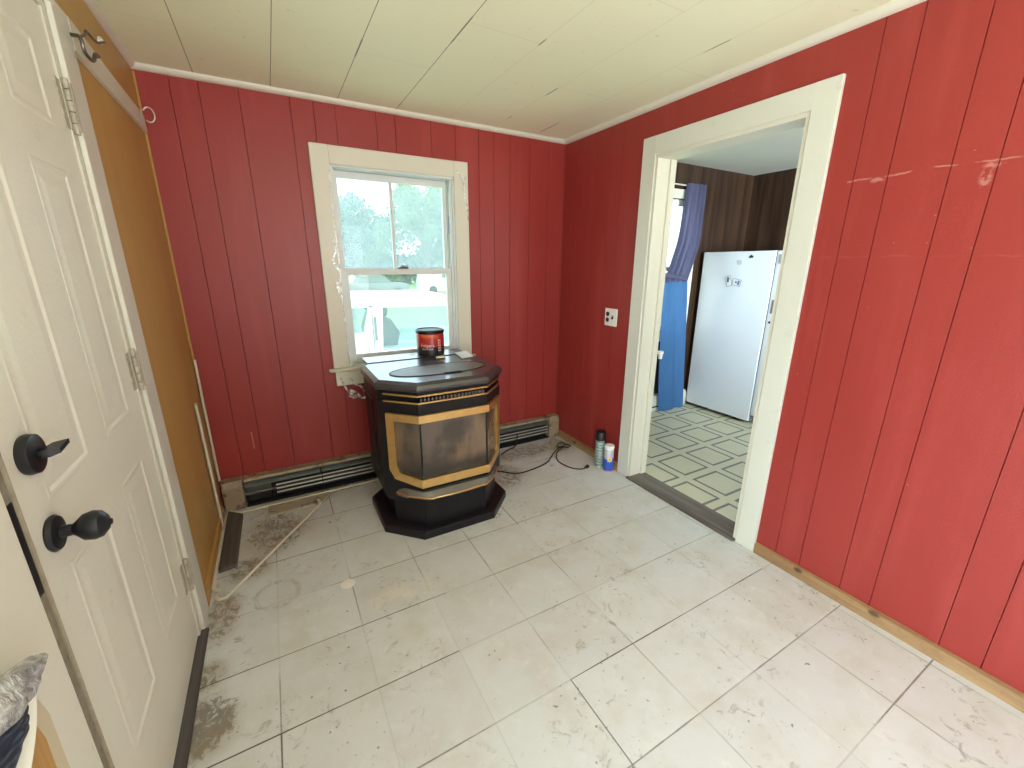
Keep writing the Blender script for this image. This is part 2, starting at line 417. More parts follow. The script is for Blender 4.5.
# ------------------------------------------------------------------ mesh helpers
WL = {}        # world location of every parent
class MB:
    def __init__(s): s.bm = bmesh.new()
    def box(s, a, b, bev=0, seg=1, rot=None):
        x0, y0, z0 = (min(a[i], b[i]) for i in range(3)); x1, y1, z1 = (max(a[i], b[i]) for i in range(3))
        t = bmesh.new(); bmesh.ops.create_cube(t, size=1)
        bmesh.ops.scale(t, vec=(x1 - x0, y1 - y0, z1 - z0), verts=t.verts)
        if bev: bmesh.ops.bevel(t, geom=t.edges[:], offset=bev, segments=seg, affect='EDGES', profile=.6)
        c = Vector(((x0 + x1) / 2, (y0 + y1) / 2, (z0 + z1) / 2))
        mt = Matrix.Translation(c) @ (rot.to_4x4() if rot else Matrix())
        s.add(t, mt); return s
    def add(s, t, mt=None):
        if mt is not None: bmesh.ops.transform(t, matrix=mt, verts=t.verts)
        me = bpy.data.meshes.new('tmp'); t.to_mesh(me); t.free(); s.bm.from_mesh(me); bpy.data.meshes.remove(me); return s
    def prism(s, poly, axis, a, b, bev=0, seg=1):
        """extrude a 2-D polygon along axis from a to b; poly coords are the other two axes in xyz order"""
        t = bmesh.new()
        def P(p, d):
            return {'x': (d, p[0], p[1]), 'y': (p[0], d, p[1]), 'z': (p[0], p[1], d)}[axis]
        lo = [t.verts.new(P(p, a)) for p in poly]; hi = [t.verts.new(P(p, b)) for p in poly]
        t.faces.new(lo); t.faces.new(hi)
        n = len(poly)
        for i in range(n): t.faces.new((lo[i], lo[(i + 1) % n], hi[(i + 1) % n], hi[i]))
        bmesh.ops.recalc_face_normals(t, faces=t.faces)
        if bev: bmesh.ops.bevel(t, geom=t.edges[:], offset=bev, segments=seg, affect='EDGES', profile=.6)
        return s.add(t)
    def loft(s, rings, caps=True):
        t = bmesh.new(); R = [[t.verts.new(p) for p in r] for r in rings]; n = len(R[0])
        for a, b in zip(R, R[1:]):
            for i in range(n): t.faces.new((a[i], a[(i + 1) % n], b[(i + 1) % n], b[i]))
        if caps: t.faces.new(R[0]); t.faces.new(R[-1])
        bmesh.ops.recalc_face_normals(t, faces=t.faces)
        return s.add(t)
    def lathe(s, prof, c=(0, 0, 0), axis='z', seg=28):
        """prof: list of (radius, distance along axis)"""
        t = bmesh.new(); rings = []
        for r, d in prof:
            ring = []
            for i in range(seg):
                a = 2 * PI * i / seg; u, v = r * math.cos(a), r * math.sin(a)
                p = {'z': (u, v, d), 'x': (d, u, v), 'y': (u, d, v)}[axis]
                ring.append(t.verts.new(Vector(p) + Vector(c)))
            rings.append(ring)
        for a, b in zip(rings, rings[1:]):
            for i in range(seg): t.faces.new((a[i], a[(i + 1) % seg], b[(i + 1) % seg], b[i]))
        t.faces.new(rings[0]); t.faces.new(rings[-1])
        bmesh.ops.recalc_face_normals(t, faces=t.faces)
        return s.add(t)
    def tube(s, pts, r, seg=8, flat=1.0, closed=False):
        pts = [Vector(p) for p in pts]; t = bmesh.new(); rings = []
        up = Vector((0, 0, 1)); prev = None
        n = len(pts)
        for i, p in enumerate(pts):
            d = (pts[min(i + 1, n - 1)] - pts[max(i - 1, 0)]).normalized()
            if closed: d = (pts[(i + 1) % n] - pts[i - 1]).normalized()
            u = (prev - d * prev.dot(d)) if prev else d.cross(up if abs(d.z) < .95 else Vector((1, 0, 0)))
            u.normalize(); prev = u; v = d.cross(u)
            rr = r[i] if isinstance(r, (list, tuple)) else r
            rings.append([t.verts.new(p + u * rr * math.cos(2 * PI * k / seg) + v * rr * flat * math.sin(2 * PI * k / seg)) for k in range(seg)])
        for a, b in zip(rings, rings[1:]):
            for i in range(seg): t.faces.new((a[i], a[(i + 1) % seg], b[(i + 1) % seg], b[i]))
        if closed:
            a, b = rings[-1], rings[0]
            for i in range(seg): t.faces.new((a[i], a[(i + 1) % seg], b[(i + 1) % seg], b[i]))
        else:
            t.faces.new(rings[0]); t.faces.new(rings[-1])
        bmesh.ops.recalc_face_normals(t, faces=t.faces)
        return s.add(t)
    def quad(s, *p):
        s.bm.faces.new([s.bm.verts.new(q) for q in p]); return s
    def solidify(s, th):
        bmesh.ops.solidify(s.bm, geom=s.bm.faces[:], thickness=th); return s
    def build(s, name, mat, parent=None, smooth=35, origin='base'):
        bm = s.bm
        bmesh.ops.remove_doubles(bm, verts=bm.verts, dist=1e-6)
        vs = [v.co for v in bm.verts]
        if origin == 'world': loc = Vector((0, 0, 0))
        else:
            lo = [min(v[i] for v in vs) for i in range(3)]; hi = [max(v[i] for v in vs) for i in range(3)]
            loc = Vector(((lo[0] + hi[0]) / 2, (lo[1] + hi[1]) / 2, lo[2]))
        for v in bm.verts: v.co -= loc
        me = bpy.data.meshes.new(name)
        if smooth:
            for f in bm.faces: f.smooth = True
            for e in bm.edges:
                if len(e.link_faces) == 2 and e.calc_face_angle(0) > math.radians(smooth): e.smooth = False
        bm.to_mesh(me); bm.free(); me.materials.append(M[mat] if isinstance(mat, str) else mat)
        o = bpy.data.objects.new(name, me); C.objects.link(o)
        if parent:
            o.parent = parent; o.location = loc - WL[parent]
        else: o.location = loc
        WL[o] = loc
        return o

def spline(pts, n=8, closed=False):
    P = [Vector(p) for p in pts]; out = []
    if not closed: P = [2 * P[0] - P[1]] + P + [2 * P[-1] - P[-2]]
    else: P = [P[-1]] + P + [P[0], P[1]]
    for i in range(1, len(P) - 2):
        a, b, c, d = P[i - 1:i + 3]
        for k in range(n):
            t = k / n
            out.append(.5 * ((2 * b) + (c - a) * t + (2 * a - 5 * b + 4 * c - d) * t * t + (3 * b - a - 3 * c + d) * t ** 3))
    if not closed: out.append(P[-2])
    return out

def tag(o, label=None, cat=None, group=None, kind=None):
    if label: o['label'] = label
    if cat: o['category'] = cat
    if group: o['group'] = group
    if kind: o['kind'] = kind
    return o
def thing(name, loc, label, cat, group=None):
    o = bpy.data.objects.new(name, None); o.empty_display_size = .1; C.objects.link(o); o.location = loc; WL[o] = Vector(loc)
    return tag(o, label, cat, group)
def struct(o, label=None):
    return tag(o, label, None, None, 'structure')
def sempty(name, loc):
    o = bpy.data.objects.new(name, None); o.empty_display_size = .1; C.objects.link(o); o.location = loc; WL[o] = Vector(loc)
    return tag(o, kind='structure')
def copy_tree(o, parent=None):
    c = o.copy(); C.objects.link(c)
    if parent: c.parent = parent
    for ch in [x for x in list(o.children)]: copy_tree(ch, c)
    return c
def text_mesh(body, size, mat, name, parent, loc, rot, ext=.0004, bend=None):
    cu = bpy.data.curves.new(name, 'FONT'); cu.body = body; cu.size = size; cu.extrude = ext; cu.align_x = 'CENTER'; cu.align_y = 'CENTER'
    t = bpy.data.objects.new(name, cu); C.objects.link(t)
    bpy.context.view_layer.update()
    me = bpy.data.meshes.new_from_object(t.evaluated_get(bpy.context.evaluated_depsgraph_get()))
    bpy.data.objects.remove(t); bpy.data.curves.remove(cu)
    if bend:      # wrap the text round a vertical cylinder: centre (cx,cy), radius, heading angle, z
        cx, cy, r, a0, z, tilt = bend
        for v in me.vertices:
            x, y, d = v.co
            if tilt: x, y = -y, x
            a = a0 + x / r
            v.co = (cx + (r + d) * math.cos(a), cy + (r + d) * math.sin(a), z + y)
        mb = MB(); mb.bm.from_mesh(me); bpy.data.meshes.remove(me)
        return mb.build(name, mat, parent, 0)
    mb = MB(); mb.bm.from_mesh(me); bpy.data.meshes.remove(me)
    bmesh.ops.transform(mb.bm, matrix=Matrix.Translation(loc) @ rot.to_4x4(), verts=mb.bm.verts)
    return mb.build(name, mat, parent, 0)

# ------------------------------------------------------------------ room shell
def grooved(plane, u0, u1, z1, grooves, hole, name, mat, depth=.007, w=.0018):
    """wall face with real V grooves. plane(u, d, z) -> xyz, d = distance into the wall"""
    us = {u0: 0, u1: 0}
    for g in grooves: us[g - w] = 0; us[g] = depth; us[g + w] = 0
    zs = {0.0, z1}
    if hole:
        us[hole[0]] = 0; us[hole[1]] = 0; zs |= {hole[2], hole[3]}
    U = sorted(us); Z = sorted(zs); mb = MB(); V = {}
    for u in U:
        for z in Z: V[u, z] = mb.bm.verts.new(plane(u, us[u], z))
    for a, b in zip(U, U[1:]):
        for c, d in zip(Z, Z[1:]):
            if hole and a >= hole[0] - 1e-6 and b <= hole[1] + 1e-6 and c >= hole[2] - 1e-6 and d <= hole[3] + 1e-6: continue
            mb.bm.faces.new((V[a, c], V[b, c], V[b, d], V[a, d]))
    return mb, U

def wall_back():
    gr = [x for x in (-2.298, -2.186, -2.02, -1.793, -.697, -.585, -.46, -.30, -.142) ] + [-1.68, -1.57, -1.35, -1.24, -1.02, -.86]
    mb, _ = grooved(lambda u, d, z: (u, d, z), XL, .0, H, gr, (-1.635, -.88, .775, 1.965), 'wall_back', 'red')
    # body of the wall behind the face
    for a, b in (((XL - .12, .006, OUT), (-1.635, .13, H + .1)), ((-.88, .006, OUT), (.0, .13, H + .1)),
                 ((-1.635, .006, OUT), (-.88, .13, .775)), ((-1.635, .006, 1.965), (-.88, .13, H + .1))): mb.box(a, b)
    o = mb.build('wall_back', 'red', None, 0, 'world'); struct(o)
wall_back()
def wall_right():
    gr = [-.17, -.34, -.50, -.612, -.9, -1.2, -1.4, -1.6, -1.888, -1.996, -2.163, -2.272, -2.488, -2.598, -2.76, -2.87, -3.09, -3.2, -3.36, -3.58, -3.69, -3.9, -4.1]
    gr = [g for g in gr if not (-1.70 < g < -.885)]
    mb, _ = grooved(lambda u, d, z: (d, u, z), YF, 0, H, gr, (-1.70, -.89, 0, 2.03), 'wall_right', 'red')
    for a, b in (((.006, YF, 0), (.095, -1.70, H)), ((.006, -.89, 0), (.095, 0, H)), ((.006, -1.70, 2.03), (.095, -.89, H))): mb.box(a, b)
    o = mb.build('wall_right', 'red', None, 0, 'world'); struct(o)
wall_right()
def wall_left():
    mb = MB()
    # door opening y -1.87..-1.0, z 0..2.08 ; side window added for fill light, behind the camera y -3.75..-2.75
    t = .12
    for y0, y1, z0, z1 in ((-1.0, .0, 0, H), (-1.87, -1.0, 2.08, H), (-3.1, -1.87, 0, H), (YF, -4.1, 0, H), (-4.1, -3.1, 0, .15), (-4.1, -3.1, 1.25, H)):
        mb.box((XL - t, y0, z0), (XL, y1, z1))
    struct(mb.build('wall_left', 'ochre', None, 0, 'world'))
wall_left()
mb = MB()
for x0, x1, z0, z1 in ((XL - .12, -2.0, 0, H), (-.6, .0, 0, H), (-2.0, -.6, 0, .7), (-2.0, -.6, 2.05, H)): mb.box((x0, YF - .12, z0), (x1, YF, z1))
struct(mb.build('wall_front', 'red', None, 0, 'world'))
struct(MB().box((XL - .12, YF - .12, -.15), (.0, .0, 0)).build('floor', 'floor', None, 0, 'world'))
struct(MB().box((XL - .12, YF - .12, H), (.05, .0, H + .1)).build('ceiling', 'ceil', None, 0, 'world'))

# ceiling mouldings: quarter-round strips
def qr(a, n=5):
    return [(0, 0)] + [(a * math.cos(PI / 2 * k / n), -a * math.sin(PI / 2 * k / n)) for k in range(n + 1)]
mb = MB(); mb.prism([(y * -1 if False else -p[0], H + p[1]) for p in qr(.024) for y in (0,)], 'x', XL, 0)
struct(mb.build('trim_1', 'trim', None, 40, 'world'))
mb = MB(); mb.prism([(-p[0], H + p[1]) for p in qr(.028)], 'y', YF, -.024)
struct(mb.build('trim_2', 'trim', None, 40, 'world'))
mb = MB(); mb.prism([(XL + p[0], H + p[1]) for p in qr(.022)], 'y', YF, -.024)
struct(mb.build('trim_3', 'trim', None, 40, 'world'))
# corner bead between back and left wall, and back/right corner caulk strip
struct(MB().box((XL, -.008, .2), (XL + .010, -.0005, H - .03), .003).build('trim_4', 'ochre', None, 0, 'world'))
struct(MB().box((-.008, -.008, .19), (-.0005, -.0005, H - .03), .003).build('trim_5', 'red', None, 0, 'world'))
# wooden skirting on the right wall
def skirting(y0, y1, name):
    struct(MB().prism([(-.001, 0), (-.020, 0), (-.018, .052), (-.001, .056)], 'y', y0, y1).build(name, 'skirting', None, 0, 'world'))
skirting(YF, -1.797, 'baseboard_right'); skirting(-.792, -.075, 'baseboard_corner')
struct(MB().box((XL, -.865, 0), (XL + .012, -.09, .06)).build('baseboard_left', 'ochre', None, 0, 'world'))

# ---- doorway casing (red wall side) and jambs
y0, y1, zT, w = -.7945, -1.7938, 2.12, .098
mb = MB()
mb.box((-.019, y0, 0), (-.0005, y0 - w, zT), .002); mb.box((-.019, y1 + w, 0), (-.0005, y1, zT), .002)
mb.box((-.0188, y0 - w + .001, zT - w), (-.0005, y1 + w - .001, zT - .0005), .002)
struct(mb.build('trim_6', 'trim_gloss', None, 0, 'world'), 'white painted casing round the kitchen doorway')
mb = MB()
mb.box((-.012, y0 - w, .012), (.125, y0 - w - .018, 2.022)); mb.box((-.012, y1 + w + .018, .012), (.125, y1 + w, 2.022))
mb.box((-.012, y0 - w - .018, 2.004), (.125, y1 + w + .018, 2.022))
mb.box((.085, y0 - w - .018, .012), (.125, y0 - w - .030, 2.004)); mb.box((.085, y1 + w + .018, .012), (.125, y1 + w + .030, 2.004))
struct(mb.build('trim_7', 'trim', None, 0, 'world'))
mb = MB()   # casing on the kitchen side
mb.box((.1255, y0 - .02, 0), (.14, y0 - w - .02, zT)); mb.box((.1255, y1 + w + .02, 0), (.14, y1 + .02, zT)); mb.box((.1255, y0 - w - .02, zT - w), (.14, y1 + w + .02, zT))
struct(mb.build('trim_8', 'trim', None, 0, 'world'))
mb = MB().box((-.035, y1 + w + .002, -.002), (.13, y0 - w - .002, .013), .004)
struct(mb.build('trim_9', 'threshold', None, 0, 'world'), 'worn dark wooden threshold of the kitchen doorway')

# ---- kitchen shell
KX, KY = 2.36, .03
kg = [.3, .45, .7, .82, 1.06, 1.24, 1.45, 1.58, 1.70, 1.80, 1.96, 2.08, 2.24]
mb, _ = grooved(lambda u, d, z: (u, KY + d, z), .1255, KX, H, kg, (.45, 1.49, .80, 2.0), 'w', 'dark_panel')
for a, b in (((-.0, KY + .006, OUT), (.45, .13, H + .1)), ((1.49, KY + .006, OUT), (KX + .1, .13, H + .1)), ((.45, KY + .006, OUT), (1.49, .13, .80)), ((.45, KY + .006, 2.0), (1.49, .13, H + .1))): mb.box(a, b)
struct(mb.build('wall_kitchen_back', 'dark_panel', None, 0, 'world'))
mb, _ = grooved(lambda u, d, z: (KX + d, u, z), -3.2, KY, H, [-.1, -.26, -.42, -.54, -.72, -.9, -1.1, -1.3, -1.6, -1.9], None, 'w', 'dark_panel')
mb.box((KX + .006, -3.2, 0), (KX + .1, KY, H))
struct(mb.build('wall_kitchen_right', 'dark_panel', None, 0, 'world'))
mb = MB()
for a, b in (((.0955, YF, 0), (.125, -1.70, H)), ((.0955, -.89, 0), (.125, KY, H)), ((.0955, -1.70, 2.03), (.125, -.89, H))): mb.box(a, b)
struct(mb.build('wall_kitchen_left', 'dark_panel', None, 0, 'world'))
mb = MB()
for x0, x1, z0, z1 in ((.1255, .5, 0, H), (1.9, KX, 0, H), (.5, 1.9, 0, .8), (.5, 1.9, 2.05, H)): mb.box((x0, -3.3, z0), (x1, -3.2, z1))
struct(mb.build('wall_kitchen_front', 'dark_panel', None, 0, 'world'))
struct(MB().box((0.001, -3.3, -.15), (KX + .1, KY, -.0005)).build('floor_kitchen', 'kfloor', None, 0, 'world'))
struct(MB().box((.0955, -3.3, H), (KX + .1, KY, H + .1)).build('ceiling_kitchen', 'kceil', None, 0, 'world'))

# ------------------------------------------------------------------ window_1 (back wall)
W = sempty('window_1', (-1.2575, 0, .672))
ox0, ox1, oz0, oz1, cw = -1.7287, -.7863, .672, 2.0589, .098
mb = MB()
mb.box((ox0, -.019, .787), (ox0 + cw, -.0005, oz1), .003); mb.box((ox1 - cw, -.019, .787), (ox1, -.0005, oz1), .003)
mb.box((ox0 + cw - .0005, -.0185, oz1 - cw), (ox1 - cw + .0005, -.0005, oz1 - .0006), .003)
mb.build('window_casing', 'trim', W, 0)
MB().box((ox0 + .006, -.017, oz0), (ox1 - .006, -.0005, .766), .003).build('apron', 'trim', W, 0)
MB().box((ox0 - .028, -.034, .767), (ox1 + .028, .06, .786), .004).build('window_stool', 'trim', W, 0)
ix0, ix1, iz0, iz1 = ox0 + cw, ox1 - cw, .786, oz1 - cw
mb = MB()
mb.box((ix0 - .006, -.002, iz0), (ix0 + .008, .15, iz1)); mb.box((ix1 - .008, -.002, iz0), (ix1 + .006, .15, iz1)); mb.box((ix0 + .008, -.002, iz1 - .008), (ix1 - .008, .15, iz1 + .006))
mb.box((ix0 + .008, .06, iz0 - .02), (ix1 - .008, .16, iz0 + .02))
for s, x in ((1, ix0 + .008), (-1, ix1 - .008)):       # stops
    mb.box((x, .018, iz0), (x + s * .014, .034, iz1 - .008))
    mb.box((x, .070, 1.37), (x + s * .012, .082, iz1 - .008))
mb.build('window_jamb', 'sash', W, 0)
def frame(x0, x1, z0, z1, ya, yb, st, top, bot):
    m = MB()
    m.box((x0, ya, z0), (x0 + st, yb, z1), .002); m.box((x1 - st, ya, z0), (x1, yb, z1), .002)
    m.box((x0 + st - .001, ya + .001, z1 - top), (x1 - st + .001, yb - .001, z1), .002); m.box((x0 + st - .001, ya + .001, z0), (x1 - st + .001, yb - .001, z0 + bot), .002)
    return m
lo = frame(ix0 + .012, ix1 - .012, .806, 1.392, .036, .066, .040, .036, .050).build('lower_sash', 'sash', W, 0)
MB().box((ix0 + .050, .049, .85), (ix1 - .050, .053, 1.358)).build('pane', 'glass_low', lo, 0)
mb = MB().box((-1.27, .028, 1.392), (-1.20, .060, 1.398), .002).box((-1.255, .030, 1.398), (-1.205, .048, 1.408), .003); mb.lathe([(.009, 1.398), (.009, 1.412), (.004, 1.414)], (-1.235, .045, 0), 'z', 12)
mb.build('sash_lock', 'steel', lo)
up = frame(ix0 + .010, ix1 - .010, 1.366, iz1 - .010, .084, .114, .036, .040, .030)
up.box((-1.281, .086, 1.39), (-1.261, .112, iz1 - .045), .003)
up = up.build('upper_sash', 'sash', W, 0)
MB().box((ix0 + .044, .097, 1.392), (-1.2815, .101, iz1 - .048)).build('pane', 'glass', up, 0)
MB().box((-1.2605, .097, 1.392), (ix1 - .044, .101, iz1 - .048)).build('pane', 'glass', up, 0)
MB().box((ix1 - .012, .062, 1.62), (ix1 - .0085, .069, 1.735)).build('blue_tape', 'bluetape', W, 0)

# torn plastic film left on the window casing
def ribbon(pts, w, n=None):
    P = spline(pts, 6); m = MB(); prev = None
    for i, p in enumerate(P):
        d = (P[min(i + 1, len(P) - 1)] - P[max(i - 1, 0)]).normalized()
        u = d.cross(Vector((0, -1, 0))); u.normalize()
        ww = w * (.6 + .5 * math.sin(i * 1.7) ** 2); k = Vector((0, -.004 * math.sin(i * 2.3), 0))
        cur = (m.bm.verts.new(p - u * ww + k), m.bm.verts.new(p - k * .5), m.bm.verts.new(p + u * ww - k))
        if prev:
            m.bm.faces.new((prev[0], prev[1], cur[1], cur[0])); m.bm.faces.new((prev[1], prev[2], cur[2], cur[1]))
        prev = cur
    return m
def merge(ms):
    m = ms[0]
    for q in ms[1:]: m.add(q.bm)
    return m
m = merge([ribbon([(-1.634, -.024, 1.93), (-1.640, -.026, 1.70), (-1.632, -.023, 1.45), (-1.638, -.026, 1.2), (-1.634, -.024, .80)], .004),
           ribbon([(-1.66, -.023, 1.56), (-1.645, -.028, 1.50), (-1.665, -.025, 1.44), (-1.64, -.028, 1.38)], .007),
           ribbon([(-1.645, -.023, 1.33), (-1.66, -.027, 1.29), (-1.64, -.025, 1.24)], .009)])
tag(m.solidify(.0006).build('plastic_film', 'film', None, 60), 'torn clear plastic film stuck along the left edge of the window casing', 'plastic film')
m = merge([ribbon([(-.80, -.023, 1.98), (-.825, -.026, 1.90), (-.80, -.024, 1.80), (-.795, -.024, 1.70)], .005),
           ribbon([(-.86, -.023, 2.0), (-.82, -.026, 1.92), (-.81, -.024, 1.84)], .004)])
tag(m.solidify(.0006).build('plastic_film', 'film', None, 60), 'torn clear plastic film on the upper right of the window casing', 'plastic film')
m = merge([ribbon([(-1.70, -.026, .73), (-1.675, -.03, .66), (-1.64, -.03, .61), (-1.60, -.024, .60)], .007),
           ribbon([(-1.655, -.024, .64), (-1.62, -.03, .62), (-1.58, -.026, .58), (-1.53, -.02, .575)], .010),
           ribbon([(-1.64, -.026, .72), (-1.62, -.03, .68), (-1.585, -.028, .66), (-1.56, -.024, .62)], .008),
           ribbon([(-1.66, -.024, .60), (-1.63, -.03, .585), (-1.61, -.026, .59)], .008)])
tag(m.solidify(.0006).build('plastic_film', 'film', None, 60), 'crumpled clear plastic film hanging below the left corner of the window', 'plastic film')

# ------------------------------------------------------------------ baseboard heater on the back wall
hx0, hx1 = XL + .016, -.012
Ht = thing('baseboard_heater', ((hx0 + hx1) / 2, -.03, 0), 'long dirty baseboard heater without its front cover, under the window wall', 'heater')
mb = MB().prism([(-.001, .010), (-.008, .010), (-.008, .165), (-.001, .168)], 'x', hx0, hx1)
mb.build('back_plate', 'black_matte', Ht, 0)
MB().prism([(-.001, .166), (-.001, .186), (-.050, .182), (-.058, .168), (-.054, .166), (-.046, .176), (-.008, .178)], 'x', hx0 + .11, hx1 - .10).build('top_hood', 'rusty', Ht, 0)
def cap(x0, x1):
    return MB().prism([(-.001, .002), (-.066, .002), (-.070, .010), (-.070, .150), (-.056, .186), (-.001, .190)], 'x', x0, x1, .003).build('end_cap', 'rusty', Ht, 0)
cap(hx0, hx0 + .105); cap(hx1 - .095, hx1)
for a, b in ((hx0 + .11, -1.885), (-1.875, -1.30), (-1.29, -.69), (-.68, hx1 - .10)):
    m = MB().prism([(-.010, .166), (-.030, .160), (-.052, .134), (-.055, .128), (-.051, .130), (-.030, .154), (-.010, .160)], 'x', a, b)
    m.build('damper', 'damper', Ht, 40)
m = MB()
for z, y in ((.098, -.050), (.074, -.054), (.050, -.056)): m.box((-2.14, y, z), (hx1 - .10, y + .004, z + .010), .0015)
m.build('fin_edge', 'alu', Ht, 0)
m = MB(); x = -2.14
while x < hx1 - .11:
    m.box((x, -.047, .036), (x + .0012, -.012, .112)); x += .011
m.build('fin_element', 'steel', Ht, 0)
MB().tube([(hx0 + .10, -.03, .074), (hx1 - .09, -.03, .074)], .010, 12).build('pipe', 'steel', Ht)
for x in (-2.155, -1.88, -1.295, -.685):
    MB().prism([(-.010, .012), (-.058, .012), (-.060, .04), (-.056, .115), (-.040, .130), (-.010, .135)], 'x', x, x + .004).build('bracket', 'black_matte', Ht, 0)
MB().prism([(-.010, .006), (-.062, .004), (-.064, .012), (-.058, .014), (-.010, .012)], 'x', hx0 + .11, hx1 - .10).build('bottom_tray', 'black_matte', Ht, 0)
MB().box((hx0 + .12, -.050, .03), (-2.17, -.012, .075), .004).build('junction_box', 'black_matte', Ht, 0)
MB().box((hx0 + .11, -.040, .085), (-2.165, -.036, .158)).build('cover_plate', 'damper', Ht, 0)

# ------------------------------------------------------------------ pellet stove
SX = -1.255
S = thing('pellet_stove', (SX, -.5, 0), 'black pellet stove with brass trimmed bay glass door standing before the window', 'stove')
def octo(hw, yf, ysf, ysb, yb, hf, hb=None):
    hb = hb or hf
    return [(SX - hf, yf), (SX + hf, yf), (SX + hw, ysf), (SX + hw, ysb), (SX + hb, yb), (SX - hb, yb), (SX - hw, ysb), (SX - hw, ysf)]
def ring(poly, z): return [(x, y, z) for x, y in poly]
B0 = octo(.378, -.880, -.706, -.371, -.20, .209); B1 = octo(.374, -.876, -.704, -.373, -.205, .207)
B2 = octo(.366, -.867, -.700, -.378, -.21, .203); Bi = octo(.315, -.838, -.700 + .02, -.395, -.25, .178)
MB().loft([ring(B0, .0), ring(B0, .034), ring(B1, .043), ring(B2, .048), ring(Bi, .052)]).build('base_plate', 'black', S, 25)
P0 = octo(.308, -.835, -.69, -.36, -.24, .176)
MB().loft([ring(P0, .0515), ring(P0, .215)]).build('pedestal', 'black', S, 20)
# body
BF, BH, BY, BS = .190, .352, -.835, -.672      # front half width, side half width, front y, side front y
body = octo(BH, BY, BS, -.32, -.085, BF, .22)
bodyb = octo(BH - .015, BY + .012, BS + .01, -.33, -.10, BF - .004, .21)
m = MB()
m.loft([ring(bodyb, .175), ring(body, .215), ring(body, .750), ring(octo(BH, BY + .035, BS + .015, -.32, -.085, BF - .008, .22), .752),
        ring(octo(BH, BY + .035, BS + .015, -.32, -.085, BF - .008, .22), .788), ring(body, .790), ring(body, .812)])
m.build('body', 'black', S, 20)
tp = [octo(.362, -.845, -.682, -.318, -.075, .194, .226), octo(.366, -.850, -.685, -.318, -.07, .196, .228), octo(.360, -.842, -.680, -.322, -.078, .193, .224), octo(.336, -.815, -.668, -.335, -.10, .186, .214)]
MB().loft([ring(tp[0], .812), ring(tp[1], .818), ring(tp[1], .828), ring(tp[2], .844), ring(tp[3], .856)]).build('top_plate', 'black_top', S, 18)
# hopper lid seam + oval top grille
m = MB().box((SX - .318, -.278, .8562), (SX + .32, -.110, .8605), .0015)
m.build('hopper_lid', 'black_top', S, 0)
m = MB(); N = 40
ov = lambda a, b: [(SX + .012 + a * math.copysign(abs(math.cos(2 * PI * i / N)) ** .8, math.cos(2 * PI * i / N)), -.60 + b * math.sin(2 * PI * i / N) + 0, 0) for i in range(N)]
r1 = [(x, y, .8562) for x, y, _ in ov(.275, .115)]; r2 = [(x, y, .8595) for x, y, _ in ov(.270, .110)]
m.loft([r1, r2]); m.build('top_grille', 'ledge', S, 25)
m = MB()
m.tube([(x, y, .8585) for x, y, _ in ov(.277, .117)], .0016, 6, 1, True); m.build('grille_rim', 'slot', S)
MB().box((SX + .0, -.728, .8575), (SX + .095, -.700, .8615), .002).build('grille_badge', 'slot', S, 0)
# helper: point on the three-sided front at param t (-1 left end .. +1 right end) offset outwards
LF, LC = Vector((SX - BH, BS)), Vector((SX - BF, BY)); RC, RF = Vector((SX + BF, BY)), Vector((SX + BH, BS))
def fr(side, u, z, d):
    """side: -1 left chamfer, 0 front, 1 right chamfer; u 0..1 from left to right; d outwards"""
    if side < 0: a, b, n = LF, LC, Vector((-(LC.y - LF.y) * -1, 0))
    elif side == 0: a, b = LC, RC
    else: a, b = RC, RF
    e = (b - a).normalized(); nrm = Vector((e.y, -e.x))
    # mitre offset so that neighbouring sides meet
    def mit(p):
        if (p - LC).length < 1e-6: return p + Vector((-math.tan(math.radians(22)) * d * .55 * 0 + -.41 * d * .93, -d))
        if (p - RC).length < 1e-6: return p + Vector((.41 * d * .93, -d))
        return p + nrm * d
    q = mit(a).lerp(mit(b), u); return (q.x, q.y, z)
def panel(m, side, uz, d0, d1):
    """closed solid: polygon uz on a side between offsets"""
    lo = [fr(side, u, z, d0) for u, z in uz]; hi = [fr(side, u, z, d1) for u, z in uz]
    m.loft([lo, hi]); return m
zt, zti, zbi, zb = .690, .650, .335, .288
tu = .20
m = MB()
L_out = [(tu, zt), (1, zt), (1, zti), (tu + .20, zti - .006), (tu + .18, zbi + .065), (tu + .24, zbi + .03), (1, zbi), (1, zb), (tu + .12, zb + .045), (tu, zb + .085)]
# keep pieces convex: top bar, side bar, bottom bar
def piece(side, poly): panel(m, side, poly, .001, .016)
def mir(poly): return [(1 - u, z) for u, z in poly][::-1]
bars = [[(tu, zt), (1, zt), (1, zti), (tu + .19, zti), (tu, zti)],
        [(tu, zti + .0005), (tu + .19, zti + .0005), (tu + .19, zbi + .06), (tu + .02, zbi + .03), (tu, zbi + .04)],
        [(tu, zbi + .0405), (tu + .19, zbi + .0605), (tu + .26, zbi + .025), (tu + .12, zb + .035)],
        [(tu + .12, zb + .0345), (tu + .26, zbi + .0255), (1, zbi), (1, zb)]]
for b in bars: piece(-1, b); piece(1, mir(b))
piece(0, [(0, zt), (1, zt), (1, zti), (0, zti)]); piece(0, [(0, zbi), (1, zbi), (1, zb), (0, zb)])
m.build('door_trim', 'brass', S, 0)
m = MB()
gl = [(tu + .195, zti - .001), (1, zti - .001), (1, zbi + .001), (tu + .265, zbi + .0265), (tu + .195, zbi + .062)]
panel(m, -1, gl, .0008, .006); panel(m, 1, mir(gl), .0008, .006); panel(m, 0, [(0, zti - .001), (1, zti - .001), (1, zbi + .001), (0, zbi + .001)], .0008, .006)
m.build('door_glass', 'fireglass', S, 0)
m = MB()      # black bars between the three panes
